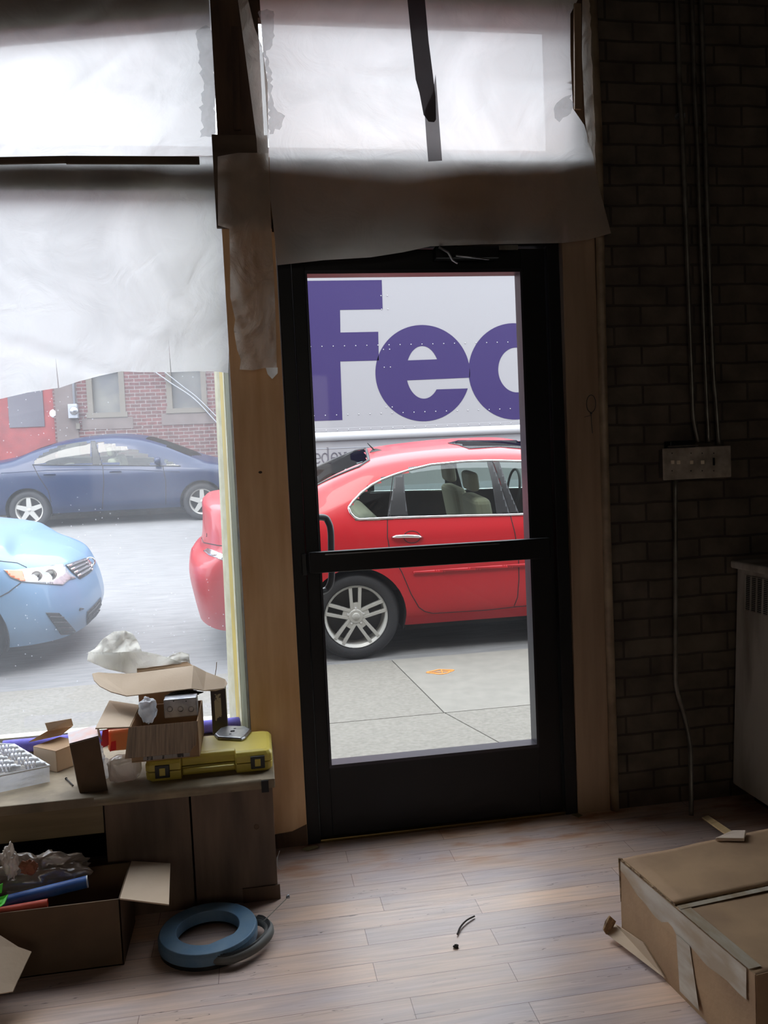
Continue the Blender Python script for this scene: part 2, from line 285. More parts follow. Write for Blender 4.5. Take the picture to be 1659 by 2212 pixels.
M['concrete'] = mat('pale_concrete', (.195, .182, .155), .9, col2=(.14, .13, .11), nscale=45, bump=.3, bscale=160, contrast=(.3, .7))
M['concrete2'] = mat('smooth_concrete', (.20, .188, .162), .9, col2=(.175, .165, .142), nscale=10, bump=.1, bscale=160)
M['interior_dark'] = mat('car_interior_dark', (.03, .03, .032), .8)
# ---------------------------------------------------------------- builders
def loc_of(p): return Vector(p['o']) if p is not None and 'o' in p else Vector((0, 0, 0))
def wloc(p):
    v = Vector((0, 0, 0))
    while p is not None: v += p.location; p = p.parent
    return v
def obj(name, verts, faces, m, parent=None, smooth=False, mats=None, fm=None, bevel=0, solid=0, origin=None, seg=2):
    me = bpy.data.meshes.new(name); o = bpy.data.objects.new(name, me)
    if origin is None:
        origin = wloc(parent) if parent is not None else Vector((0, 0, 0))
    origin = Vector(origin)
    me.from_pydata([tuple(Vector(v)-origin) for v in verts], [], faces); me.validate(); me.update()
    for mm in (mats or [m]): me.materials.append(M[mm] if isinstance(mm, str) else mm)
    if fm:
        for p, i in zip(me.polygons, fm): p.material_index = i
    if smooth:
        for p in me.polygons: p.use_smooth = True
    COL.objects.link(o)
    if parent is not None:
        o.parent = parent; o.location = origin - wloc(parent)
    else: o.location = origin
    if solid:
        s = o.modifiers.new('solid', 'SOLIDIFY'); s.thickness = solid; s.offset = 0
    if bevel:
        b = o.modifiers.new('bevel', 'BEVEL'); b.width = bevel; b.segments = seg; b.limit_method = 'ANGLE'; b.angle_limit = math.radians(35)
    return o
class MB:
    def __init__(s): s.v = []; s.f = []
    def add(s, vs, fs):
        k = len(s.v); s.v += [Vector(v) for v in vs]; s.f += [[i+k for i in f] for f in fs]; return s
    def box(s, a, b, R=None, o=(0, 0, 0)):
        x0, y0, z0 = a; x1, y1, z1 = b
        vs = [Vector(p) for p in ((x0, y0, z0), (x1, y0, z0), (x1, y1, z0), (x0, y1, z0), (x0, y0, z1), (x1, y0, z1), (x1, y1, z1), (x0, y1, z1))]
        if R is not None: vs = [R @ v + Vector(o) for v in vs]
        return s.add(vs, [(0, 3, 2, 1), (4, 5, 6, 7), (0, 1, 5, 4), (1, 2, 6, 5), (2, 3, 7, 6), (3, 0, 4, 7)])
    def prism(s, pts, ext):
        pts = [Vector(p) for p in pts]; e = Vector(ext); n = len(pts)
        return s.add(pts+[p+e for p in pts], [list(range(n))[::-1], list(range(n, 2*n))]+[(i, (i+1) % n, n+(i+1) % n, n+i) for i in range(n)])
    def tube(s, path, r, n=10, cap=True):
        path = [Vector(p) for p in path]; rr = r if isinstance(r, (list, tuple)) else [r]*len(path); k = len(s.v); up = None
        for i, p in enumerate(path):
            t = (path[min(i+1, len(path)-1)]-path[max(i-1, 0)]).normalized()
            if up is None: up = t.orthogonal().normalized()
            else:
                up = (up - t*up.dot(t)); up = up.normalized() if up.length > 1e-6 else t.orthogonal().normalized()
            bi = t.cross(up)
            for j in range(n):
                a = 2*math.pi*j/n; s.v.append(p+(up*math.cos(a)+bi*math.sin(a))*rr[i])
        for i in range(len(path)-1):
            for j in range(n):
                a = k+i*n+j; b = k+i*n+(j+1) % n; s.f.append([a, b, b+n, a+n])
        if cap: s.f.append([k+j for j in range(n)][::-1]); s.f.append([k+(len(path)-1)*n+j for j in range(n)])
        return s
    def lathe(s, prof, c, axis, n=32, cap=False):
        ax = Vector(axis).normalized(); u = ax.orthogonal().normalized(); v = ax.cross(u); k = len(s.v); c = Vector(c)
        for (r, h) in prof:
            for j in range(n):
                a = 2*math.pi*j/n; s.v.append(c+ax*h+(u*math.cos(a)+v*math.sin(a))*r)
        for i in range(len(prof)-1):
            for j in range(n):
                a = k+i*n+j; b = k+i*n+(j+1) % n; s.f.append([a, b, b+n, a+n])
        if cap: s.f.append([k+j for j in range(n)][::-1]); s.f.append([k+(len(prof)-1)*n+j for j in range(n)])
        return s
    def build(s, name, m, parent=None, **k): return obj(name, s.v, s.f, m, parent, **k)
def box(name, a, b, m, parent=None, **k): return MB().box(a, b).build(name, m, parent, **k)
def tag(o, label=None, cat=None, group=None, kind=None):
    if label: o['label'] = label
    if cat: o['category'] = cat
    if group: o['group'] = group
    if kind: o['kind'] = kind
    return o
def thing(name, loc, label, cat, group=None):
    o = bpy.data.objects.new(name, None); COL.objects.link(o); o.location = loc; o.empty_display_size = .1
    return tag(o, label, cat, group)
def struct(o): o['kind'] = 'structure'; return o
def copy_tree(o, parent=None):
    c = o.copy(); COL.objects.link(c)
    if parent is not None: c.parent = parent
    for ch in list(o.children): copy_tree(ch, c)
    return c
def cat(pts, k=8, closed=False):
    """smooth curve through the points"""
    pts = [Vector(p) for p in pts]; n = len(pts); out = []
    rng = n if closed else n-1
    for i in range(rng):
        p1 = pts[i]; p2 = pts[(i+1) % n]; p0 = pts[(i-1) % n] if (closed or i > 0) else p1*2-p2; p3 = pts[(i+2) % n] if (closed or i+2 < n) else p2*2-p1
        for j in range(k):
            t = j/k; out.append(.5*((2*p1)+(p2-p0)*t+(2*p0-5*p1+4*p2-p3)*t*t+(3*p1-p0-3*p2+p3)*t**3))
    if not closed: out.append(pts[-1])
    return out
def fill2d(poly, step, extra=()):
    """triangulated points inside a 2-D outline"""
    P2 = []
    n = len(poly)
    for i in range(n):
        a = Vector(poly[i][:2]); b = Vector(poly[(i+1) % n][:2]); L = max(1, int(math.ceil((b-a).length/step)))
        for j in range(L): P2.append(a+(b-a)*j/L)
    nb = len(P2)
    xs = [p.x for p in P2]; ys = [p.y for p in P2]
    def inside(x, y):
        c = False; j = nb-1
        for i in range(nb):
            if (P2[i].y > y) != (P2[j].y > y) and x < (P2[j].x-P2[i].x)*(y-P2[i].y)/(P2[j].y-P2[i].y)+P2[i].x: c = not c
            j = i
        return c
    pts = list(P2); y = min(ys)+step*.5
    while y < max(ys):
        x = min(xs)+step*.5
        while x < max(xs):
            if inside(x, y): pts.append(Vector((x, y)))
            x += step
        y += step
    r = delaunay_2d_cdt([Vector(p) for p in pts], [(i, (i+1) % nb) for i in range(nb)], [], 1, 1e-5)
    vs, fs = r[0], [list(f) for f in r[2]]
    fs = [f for f in fs if inside(sum(vs[i].x for i in f)/3, sum(vs[i].y for i in f)/3)]
    return vs, fs
def sheet(name, poly, m, fn, step, parent=None, solid=.0004, smooth=True, **k):
    vs, fs = fill2d(poly, step); return obj(name, [fn(v.x, v.y) for v in vs], fs, m, parent, smooth=smooth, solid=solid, **k)
def flap(name, pts, m, parent, th=.004, bend=0, **k):
    """flat board through 3-D corner points with real thickness"""
    pts = [Vector(p) for p in pts]; nrm = Vector((0, 0, 0)); c = sum(pts, Vector())/len(pts)
    for i in range(len(pts)): nrm += (pts[i]-c).cross(pts[(i+1) % len(pts)]-c)
    nrm.normalize(); return MB().prism([p-nrm*th/2 for p in pts], nrm*th).build(name, m, parent, **k)
# ================================================================ STRUCTURE
XL, XR, YB, HC = -3.4, 1.55, -7.0, 3.15
struct(box('floor', (XL, YB, -.12), (XR, .12, 0), 'floor', origin=(0, 0, 0)))
struct(box('ceiling', (XL, YB, HC), (XR, .1, HC+.15), 'ceiling'))
struct(box('wall_right', (XR, YB, -.1), (XR+.2, .3, HC+.2), 'brick_in', origin=(0, 0, 0)))
wl = MB()
wl.box((XL-.2, YB, -.1), (XL, .3, HC+.2))
struct(wl.build('wall_left', 'plasterdark'))
bw = MB().box((XL-.2, YB-.2, -.1), (-2.6, YB, HC+.2)).box((.4, YB-.2, -.1), (XR+.2, YB, HC+.2)).box((-2.6, YB-.2, -.1), (.4, YB, 1.0)).box((-2.6, YB-.2, 2.5), (.4, YB, HC+.2))
struct(bw.build('wall_back', 'plasterdark'))
rw = struct(MB().box((-2.6, YB-.12, 1.0), (.4, YB-.06, 1.05)).box((-2.6, YB-.12, 2.45), (.4, YB-.06, 2.5)).box((-2.6, YB-.12, 1.05), (-2.55, YB-.06, 2.45)).box((.35, YB-.12, 1.05), (.4, YB-.06, 2.45)).box((-1.13, YB-.12, 1.05), (-1.07, YB-.06, 2.45)).build('added_fill_window', 'darkwood'))  # added opening, unseen behind the camera, lets sky in as room fill
obj('fill_tint_pane', [(-2.55, YB-.09, 1.05), (.35, YB-.09, 1.05), (.35, YB-.09, 2.45), (-2.55, YB-.09, 2.45)], [(0, 1, 2, 3)], glass('warm_fill_tint', (.34, .285, .225), 0), rw)  # amber tint chosen to warm and dim the added fill light
# front wall, brick to the right of the door
struct(box('wall_front', (.700, .0, -.12), (XR+.2, .32, HC+.2), 'brick_in', origin=(0, 0, 0)))
ow = MB()
ow.box((XL-.6, .02, 3.06), (.70, .12, 4.6)).box((XL-.6, .10, 3.10), (.70, .34, 4.6)).box((.70, .02, HC+.2), (XR+6, .34, 4.6)).box((XR+.2, .02, -.3), (XR+6, .34, HC+.2)).box((XL-5, .02, -.3), (XL+.25, .34, 4.6))
struct(ow.build('wall_street', 'outerwall'))
struct(box('wall_low', (XL+.25, .20, -.3), (-.60, .34, .375), 'outerwall'))
# ---- shop window at the left (pane, frame) and the glazed panels over it and over the door
WY = .26
win1 = struct(box('window_1', (XL+.3, WY, .36), (-.700, WY+.05, .405), 'cream'))
xa = P(466, 860, Y=WY).x; xb = P(497, 1560, Y=WY).x
obj('glass_pane', [(XL+.25, WY+.02, .39), (-.68, WY+.02, .39), (-.68, WY+.02, 2.37), (XL+.25, WY+.02, 2.37)], [(0, 1, 2, 3)], 'glass_dirty', win1)
def jx2(pxa, pxb, Y):   # left edge at floor of the opening and at its top, from two pixels of its leaning line
    a = P(pxb, 1560, Y=Y); b = P(pxa, 860, Y=Y); k_ = (b.x-a.x)/(b.z-a.z)
    return a.x+k_*(.385-a.z), a.x+k_*(2.3-a.z)
def jamb(name, left, right, y1, y0, m, par):
    """splayed moulding: its face runs from deep at the pane to near at the room"""
    l0, l1 = jx2(*left, y1); r0, r1 = jx2(*right, y0)
    mb = MB(); rings = []
    for z, l, r in ((.385, l0, r0), (2.3, l1, r1)): rings.append([(l, y1, z), (r, y0, z), (r+.03, y0, z), (r+.03, y1+.03, z), (l, y1+.03, z)])
    loft(mb, rings).build(name, m, par, bevel=.0015)
def loft(mb, rings):
    k = len(mb.v); n = len(rings[0])
    for r in rings: mb.v += [Vector(p) for p in r]
    for i in range(len(rings)-1):
        for j in range(n): a = k+i*n+j; b = k+i*n+(j+1) % n; mb.f.append([a, b, b+n, a+n])
    mb.f.append([k+j for j in range(n)][::-1]); mb.f.append([k+(len(rings)-1)*n+j for j in range(n)]); return mb
jamb('jamb_outer', (465, 497), (476, 511), .25, .20, 'cream', win1)
jamb('jamb_bead', (476, 511), (483, 519), .19, .155, 'yellowpaint', win1)
jamb('jamb_stop', (483, 519), (486, 523), .15, .135, 'cream', win1)
jamb('jamb_groove', (487, 524), (491, 529), .125, .10, 'greenpaint', win1)
jamb('jamb_strip', (491, 529), (496, 535), .09, .065, 'greenpaint', win1)
jamb('jamb_inner', (496, 535), (500, 541), .055, .035, 'olive', win1)
jamb('jamb_gap', (499, 540), (503, 547), .03, .016, 'darkwood', win1)
win2 = struct(box('window_2', (XL+.25, .034, 2.285), (-.66, .09, 2.385), 'darkwood'))     # transom bar, left
obj('transom_glass', [(XL+.25, .24, 2.37), (-.66, .24, 2.37), (-.66, .24, 3.1), (XL+.25, .24, 3.1)], [(0, 1, 2, 3)], 'glass_clean', win2)
MB().prism([(XL+.25, .06, 2.56), (-.66, .06, 2.865), (-.66, .06, 3.14), (XL+.25, .06, 3.14)], (0, .04, 0)).build('head_board', 'darkwood', win2)
win3 = struct(MB().box((-.5, .06, 2.885), (.66, .10, 3.12)).box((.585, .06, 2.38), (.66, .10, 2.90)).build('window_3', 'darkwood'))   # light over the door
obj('transom_glass', [(-.5, .14, 2.38), (.62, .14, 2.38), (.62, .14, 3.05), (-.5, .14, 3.05)], [(0, 1, 2, 3)], 'glass_clean', win3)
# plywood post between window and door, darker timber above, board across the door head
pw = MB().prism([(-.648-.004, 0, 0.0), (-.477, 0, 0.0), (-.482, 0, 2.20), (-.658, 0, 2.20)], (0, .012, 0)).build('trim_1', 'plywood', origin=(-.6, 0, 0)); struct(pw)
struct(box('trim_2', (-.64, .012, 0), (-.49, .30, 2.46), 'darkwood'))
struct(MB().box((-.655, -.004, 2.46), (-.50, .30, HC)).build('trim_3', 'darkwood'))
struct(box('trim_4', (-.674, -.022, 2.155), (-.49, -.002, 2.46), 'battens', bevel=.002))
struct(MB().box((-.49, .0, 2.145), (.665, .025, 2.395)).box((-.49, .03, 2.14), (.665, .2, 2.34)).build('trim_5', 'brownboard'))
# casing right of the door, round painted pipe next to it
struct(MB().prism([(.533, -.004, .0), (.662, -.004, .0), (.671, -.004, 2.40), (.547, -.004, 2.40)], (0, .2, 0)).build('trim_6', 'casing', bevel=.003, origin=(.6, 0, 0)))
struct(MB().box((.61, .02, 2.45), (.70, .3, HC)).build('trim_7', 'darkwood'))
struct(MB().tube([(.678, -.006, 0), (.679, -.006, 1.3), (.692, -.006, 2.5), (.684, -.006, HC)], .0165, 14).build('trim_8', 'pipe', smooth=True))
struct(MB().box((.66, .02, -.1), (.71, .3, HC)).build('trim_9', 'dark'))
# grime strip at foot of the plywood post
gp = [(-.652, -.0005, 0), (-.478, -.0005, 0), (-.478, -.0005, .075), (-.53, -.0005, .055), (-.60, -.0005, .05), (-.652, -.0005, .052)]
struct(MB().prism(gp, (0, -.0025, 0)).build('baseboard_left', 'darkwood'))
# ---- door
door = struct(MB().box((-.477, .0, 0), (-.432, .115, 2.147)).box((.487, .0, 0), (.533, .115, 2.147)).box((-.432, .0, 2.095), (.487, .115, 2.147)).build('door_1', 'black', bevel=.002))
lf = MB(); yl0, yl1 = .02, .065
lf.box((-.429, yl0, .012), (-.385, yl1, 2.09)).box((.396, yl0, .012), (.484, yl1, 2.09)).box((-.385, yl0, .012), (.396, yl1, .262)).box((-.385, yl0, 2.018), (.396, yl1, 2.09))
lf.build('door_leaf', 'black', door, bevel=.0015)
gb = MB().box((-.385, .012, .262), (.396, .075, .274)).box((-.385, .012, 2.006), (.396, .075, 2.018)).box((-.385, .012, .274), (-.377, .075, 2.006)).box((.388, .012, .274), (.396, .075, 2.006))
gb.build('glazing_bead', mat('dark_bronze_bead', (.03, .03, .038), .3, .5), door)
obj('glass_pane', [(-.38, .043, .27), (.392, .043, .27), (.392, .043, 2.01), (-.38, .043, 2.01)], [(0, 1, 2, 3)], 'glass_clean', door)
box('threshold', (-.432, .0, 0), (.487, .13, .012), mat('brass_threshold', srgb(120, 100, 60), .3, .9), door, bevel=.003)
pb = MB().box((-.424, -.066, .975), (.440, -.036, 1.048)).build('push_bar', 'black', door, bevel=.004)
MB().box((-.37, -.0675, 1.036), (.25, -.066, 1.040)).build('bar_glint_strip', mat('painted_glint', (.25, .25, .27), .25, .8), pb)  # pale strip laid on as the highlight along the bar's top
MB().box((-.40, -.036, .985), (-.37, .02, 1.04)).box((.40, -.036, .985), (.43, .02, 1.04)).build('bar_bracket', 'black', door)
MB().box((-.448, -.03, .965), (-.432, .0, 1.04)).build('latch_plate', mat('worn_black_metal', (.03, .03, .03), .4, .5), door, bevel=.002)
hp = [P(686, 1116, Y=.15), P(700, 1118, Y=.16), P(709, 1128, Y=.165), P(714, 1148, Y=.165), P(715, 1200, Y=.165), P(716, 1240, Y=.165), P(712, 1262, Y=.165), P(702, 1275, Y=.16), P(690, 1277, Y=.15)]
hp = [Vector((v.x, .155, v.z)) for v in hp]; hp = [Vector((-.405, .068, hp[0].z)), Vector((-.40, .12, hp[0].z))]+hp[1:-1]+[Vector((-.40, .12, hp[-1].z)), Vector((-.405, .068, hp[-1].z))]
MB().tube(cat(hp, 5), .0125, 12).build('outer_pull_handle', 'plastic_black', door, smooth=True)
cl = MB().box((.07, -.035, 2.045), (.30, .018, 2.088)).build('door_closer', 'black', door, bevel=.004)
MB().tube([P(948, 534, Y=-.06), P(968, 545, Y=-.07), P(978, 562, Y=-.07), P(988, 568, Y=-.06)], .004, 8).tube([P(985, 552, Y=-.06), P(1056, 560, Y=-.045)], .003, 8).build('closer_arm', 'steel', cl, smooth=True)
MB().box(tuple(P(990, 540, Y=-.02)), tuple(P(1118, 530, Y=-.015))).build('closer_bracket', 'cond', cl)
# ---- sidewalk, kerb, street, far sidewalk
KY = 3.18
TILT = math.radians(5.1); ST = math.tan(TILT)
def street_z(y): return -.15+ST*(y-3.3) if y < 12.3 else -.15+ST*9
sw = MB(); sw.box((-14, .30, -.4), (.02, KY, -.13)).build('walk_base', 'concrete').name = 'trim_10'
struct(bpy.data.objects['trim_10'])
g = .004
tiles = [(-14, -3.2, 'concrete'), (-3.2, -.95, 'concrete'), (-.95, .45, 'concrete'), (.45, 3.0, 'concrete2'), (3.0, 6, 'concrete'), (6, 14, 'concrete2')]
j0 = P(850, 1430, Z=-.125); j1 = P(960, 1540, Z=-.125)
c = MB()
bpy.data.objects.remove(bpy.data.objects['trim_10'])
jx = lambda y: j0.x+(j1.x-j0.x)*(y-j0.y)/(j1.y-j0.y)
yj = P(1000, 1536, Z=-.125).y
sidew = MB()
def slab(mb, x0a, x0b, x1a, x1b, y0, y1): mb.prism([(x0a, y0, -.4), (x1a, y0, -.4), (x1b, y1, -.4), (x0b, y1, -.4)], (0, 0, .275))
slab(sidew, -14, -14, jx(yj)-g, jx(KY)-g, yj+g, KY); slab(sidew, -14, -14, jx(.3)+.3, jx(yj), .3, yj-g); slab(sidew, jx(.3)+.3+g*2, jx(yj)+g*2, 14, 14, .3, yj-g)
struct(sidew.build('sidewalk', 'concrete', origin=(0, 0, 0)))
s2 = MB(); slab(s2, jx(yj)+g, jx(KY)+g, 14, 14, yj+g, KY); struct(s2.build('sidewalk_slab', 'concrete2', origin=(0, 0, 0)))
struct(box('sidewalk_bed', (-14, .3, -.45), (14, KY, -.134), 'twig'))
st = MB(); ys = [KY-.02, 3.3, 5, 7, 9, 11, 12.3]
for i in range(len(ys)-1):
    a, b = ys[i], ys[i+1]
    st.add([(-30, a, street_z(a)), (30, a, street_z(a)), (30, b, street_z(b)), (-30, b, street_z(b))], [(0, 1, 2, 3)])
struct(st.build('street', 'asphalt', origin=(0, 0, 0)))
zf = street_z(12.3)
struct(box('far_kerb', (-30, 12.3, zf-.3), (30, 12.45, zf+.13), 'concrete2', bevel=.02))
struct(box('far_sidewalk', (-30, 12.45, zf-.3), (30, 15, zf+.12), 'concrete2'))
# ================================================================ INTERIOR
# ---- low display bench under the window
BT = .385; BF = -.345
bench = thing('display_bench', (-1.0, -.1, 0), 'low dark wooden display bench with dusty top under the shop window', 'bench')
MB().box((XL+.3, BF-.012, BT-.03), (-.583, .20, BT)).build('bench_top', 'benchtop', bench, bevel=.004)
MB().box((-1.095, BF, .0), (-.846, BF+.018, BT-.03)).build('front_panel', 'benchboard', bench, bevel=.001)
pn = MB().box((-.840, BF, .0), (-.592, BF+.018, BT-.03)).build('front_panel', 'benchboard', bench, bevel=.001)
MB().lathe([(.0001, 0), (.007, 0), (.008, .001), (.008, .0)], (-.647, BF-.001, .235), (0, -1, 0), 16).build('round_plug', 'darkwood', pn)
MB().box((-.610, BF+.018, .0), (-.592, .0, BT-.03)).build('end_panel', 'benchboard', bench)
MB().box((XL+.3, BF+.004, BT-.118), (-1.10, BF+.022, BT-.03)).build('front_rail', 'benchrail', bench)
MB().box((-.70, BF-.006, .0), (-.585, BF, .045)).build('toe_board', 'darkwood', bench)
MB().box((-.625, BF-.018, BT-.038), (-.603, BF-.008, BT-.002)).build('edge_clip', 'black', bench)
MB().box((XL+.3, .10, .0), (-.61, .12, BT-.03)).build('back_panel', 'dark', bench)
tubep = [P(255, 1711, Y=-.362), P(548, 1683, Y=-.362)]
# trim strip along the front of the bench top
MB().tube([(-1.12, -.352, BT-.012), (-.625, -.352, BT-.008)], .011, 10).build('edge_strip', 'benchtop', bench, smooth=True)

def obox(o, ux, uy, uz, w, d, h):   # corner o, unit axes
    o = Vector(o); ux, uy, uz = Vector(ux).normalized(), Vector(uy).normalized(), Vector(uz).normalized()
    def p(a, b, c): return o+ux*a*w+uy*b*d+uz*c*h
    return p
def open_carton(name, o, rot, tilt, w, d, h, m, label, cat_, th=.004, base=True, parent_name=None):
    """open carton: returns the thing and its corner function"""
    R = Matrix.Rotation(rot, 3, 'Z') @ Matrix.Rotation(tilt, 3, 'Y')
    t = thing(name, o, label, cat_)
    ux, uy, uz = R @ Vector((1, 0, 0)), R @ Vector((0, 1, 0)), R @ Vector((0, 0, 1))
    o = Vector(o)
    p = lambda a, b, c: o+ux*(a*w)+uy*(b*d)+uz*(c*h)
    tx, ty, tz = th/w, th/d, th/h
    b = MB()
    def blk(a0, b0, c0, a1, b1, c1):
        vs = [p(a0, b0, c0), p(a1, b0, c0), p(a1, b1, c0), p(a0, b1, c0), p(a0, b0, c1), p(a1, b0, c1), p(a1, b1, c1), p(a0, b1, c1)]
        b.add(vs, [(0, 3, 2, 1), (4, 5, 6, 7), (0, 1, 5, 4), (1, 2, 6, 5), (2, 3, 7, 6), (3, 0, 4, 7)])
    blk(0, 0, 0, 1, 1, tz); blk(0, 0, tz, 1, ty, 1); blk(0, 1-ty, tz, 1, 1, 1); blk(0, ty, tz, tx, 1-ty, 1); blk(1-tx, ty, tz, 1, 1-ty, 1)
    b.build('carton_body', m, t, bevel=.0012)
    return t, p
# ---- yellow tool case
case = thing('tool_case', (-.78, -.2, BT), 'yellow plastic tool case with black latches lying on the bench', 'tool case')
CX0, CX1, CY0, CY1, CZ1 = -.978, -.586, -.288, -.075, BT+.068
def roundrect(x0, x1, y0, y1, r, n=5):
    out = []
    for (cx_, cy_, a0) in ((x1-r, y0+r, -90), (x1-r, y1-r, 0), (x0+r, y1-r, 90), (x0+r, y0+r, 180)):
        for i in range(n+1):
            a = math.radians(a0+90*i/n); out.append((cx_+r*math.cos(a), cy_+r*math.sin(a)))
    return out
ca, sa = 1.0, 0.0
def rc(x, y): dx, dy = x+.78, y+.2; return (-.78+dx*ca-dy*sa, -.2+dx*sa+dy*ca)
def case_outline(in_):
    # front edge steps in between the latches for the handle recess
    x0, x1, y0, y1 = CX0+in_, CX1-in_, CY0+in_, CY1-in_
    pts = [(x0+.012, y0), (-.870, y0), (-.868, y0+.028), (-.705, y0+.028), (-.700, y0), (x1-.015, y0), (x1-.004, y0+.006), (x1, y0+.02), (x1, y1-.02), (x1-.006, y1-.006), (x1-.02, y1), (x0+.02, y1), (x0, y1-.02), (x0, y0+.012)]
    return [rc(*p) for p in pts]
def loft(mb, rings):
    k = len(mb.v); n = len(rings[0])
    for r in rings: mb.v += [Vector(p) for p in r]
    for i in range(len(rings)-1):
        for j in range(n): a = k+i*n+j; b = k+i*n+(j+1) % n; mb.f.append([a, b, b+n, a+n])
    mb.f.append([k+j for j in range(n)][::-1]); mb.f.append([k+(len(rings)-1)*n+j for j in range(n)]); return mb
Z0 = BT+.001
loft(MB(), [[(x, y, Z0+z) for x, y in case_outline(i)] for i, z in ((.008, 0), (.002, .007), (0, .030))]).build('case_base', 'yellow', case, bevel=.002)
loft(MB(), [[(x, y, Z0+z) for x, y in case_outline(i)] for i, z in ((.0, .0325), (0, .054), (.006, .064), (.016, .068))]).build('case_lid', 'yellow', case, bevel=.0025, seg=3)
MB().box((0, 0, 0), (.16, .001, .001)).v
for lx in (-.928, -.635):
    a = rc(lx-.020, CY0-.006); 
    lt = MB().box((0, 0, 0), (.044, .008, .040), Matrix.Identity(3), (a[0], a[1], Z0+.012)).build('latch', 'plastic_black', case, bevel=.002)
    MB().box((.013, -.0012, .008), (.031, .002, .032), Matrix.Identity(3), (a[0], a[1], Z0+.012)).build('latch_plate', 'yellow', lt, bevel=.001)
a = rc(-.865, CY0+.004); MB().box((0, 0, 0), (.16, .014, .014), Matrix.Identity(3), (a[0], a[1], Z0+.016)).build('carry_handle', 'yellow', case, bevel=.004)
# ---- steel outlet cover on the case
cov = thing('outlet_cover', (-.69, -.24, Z0+.069), 'square galvanised steel outlet cover lying on the yellow tool case', 'outlet cover')
cv = [P(463, 1590, Z=Z0+.07), P(470, 1597, Z=Z0+.07), P(522, 1600, Z=Z0+.07), P(530, 1596, Z=Z0+.07), P(543, 1580, Z=Z0+.07), P(531, 1573, Z=Z0+.07), P(492, 1572, Z=Z0+.07), P(476, 1577, Z=Z0+.07)]
cc = sum(cv, Vector())/len(cv)
def up(vs, z, s): return [Vector((cc.x+(v.x-cc.x)*s, cc.y+(v.y-cc.y)*s, z)) for v in vs]
loft(MB(), [up(cv, Z0+.0685, 1), up(cv, Z0+.074, 1), up(cv, Z0+.079, .93)]).build('cover_plate', 'steel', cov, bevel=.002)
MB().box((cc.x-.008, cc.y-.006, Z0+.0792), (cc.x+.006, cc.y+.010, Z0+.0796)).box((cc.x-.012, cc.y-.03, Z0+.0792), (cc.x-.004, cc.y-.024, Z0+.0796)).box((cc.x+.002, cc.y+.026, Z0+.0792), (cc.x+.01, cc.y+.032, Z0+.0796)).build('slot', 'dark', cov)
# ---- main open carton standing on case lid and bench
ZC = Z0+.069
QY = -.292
qx0, qx1, qzt = P(284, 1640, Y=QY).x, P(432, 1640, Y=QY).x, P(360, 1564, Y=QY).z
qyb = min(P(462, 1497, Z=qzt).y, -.05)
o1 = P(284, 1640, Z=ZC-.01)
mc, mp = open_carton('open_carton', (qx0, QY, ZC), 0, 0, qx1-qx0, qyb-QY, qzt-ZC, 'cardboard', 'open brown carton of electrical parts standing half on the yellow case', 'carton')
q = mp
# front flap folded outwards and hanging
flap('front_flap', [mp(-.01, 0, 1.0), mp(1.0, 0, 1.0), mp(.97, -.16, .45), mp(.90, -.20, .36), mp(.88, -.22, .30), mp(-.05, -.22, .30)], 'cardboard_rib', mc)
flap('left_flap', [mp(0, 0, 1), mp(0, 1, 1), P(236, 1514, Y=qyb-.005), P(206, 1574, Y=QY)], 'cardboard_light', mc)
box('white_label', (qx0+.035, QY-.0008, ZC+.004), (qx1-.03, QY, ZC+.016), mat('label_white', srgb(150, 145, 140), .6, col2=srgb(60, 55, 55), nscale=60, stretch=(1, 1, .2), contrast=(.5, .55)), mc)
# contents: junction box, bag, parts
jb = thing('junction_box', (-.87, -.13, ZC+.07), 'grey steel junction box with round knockouts inside the open carton', 'junction box')
JY = QY+.07; ja, jc2 = P(353, 1512, Y=JY), P(427, 1546, Y=JY)
MB().box((ja.x, JY, jc2.z), (jc2.x, JY+.05, ja.z)).build('box_body', 'steel', jb, bevel=.003)
for px in (367, 390, 413):
    cpt = P(px, 1532, Y=JY)
    MB().lathe([(.0065, 0), (.0085, .0012), (.0095, .0012), (.010, 0)], (cpt.x, JY-.0002, cpt.z), (0, -1, 0), 20).lathe([(.0001, .0005), (.005, .0005), (.005, 0)], (cpt.x, JY-.0002, cpt.z), (0, -1, 0), 16).build('knockout', 'steel', jb)
for px in (375, 402):
    cpt = P(px, 1514.5, Y=JY); MB().lathe([(.0001, .0006), (.0018, .0006), (.0018, 0)], (cpt.x, JY-.0002, cpt.z), (0, -1, 0), 10).build('screw', 'dark', jb)
def blob(name, c, rad, m, seed=0, amp=.25, n=24, parent=None, fn=None, sq=1, **k):
    bm = bmesh.new(); bmesh.ops.create_icosphere(bm, subdivisions=4, radius=1)
    vs = []
    for v in bm.verts:
        d = v.co.normalized(); q_ = noise.noise(d*2.1+Vector((seed, seed*1.7, 0)))*amp+noise.noise(d*5+Vector((seed, 0, 3)))*amp*.5
        w_ = 1+q_-abs(noise.noise(d*6+Vector((0, seed, 0))))*amp*.8
        if sq != 1: d = Vector([math.copysign(abs(t)**sq, t) for t in d])
        p_ = Vector((d.x*rad[0]*w_, d.y*rad[1]*w_, d.z*rad[2]*w_)); vs.append(Vector(c)+(fn(p_) if fn else p_))
    fs = [[v.index for v in f.verts] for f in bm.faces]; bm.free()
    return obj(name, vs, fs, m, parent, smooth=True, **k)
b_ = P(318, 1532, Y=-.14)
b_ = P(320, 1534, Y=JY+.01); tag(blob('parts_bag', b_, (.030, .026, .040), 'clearbag', 3, origin=tuple(b_)), 'cloudy plastic bag of fittings inside the open carton beside the junction box', 'bag')
b_ = P(395, 1500, Y=JY+.08)
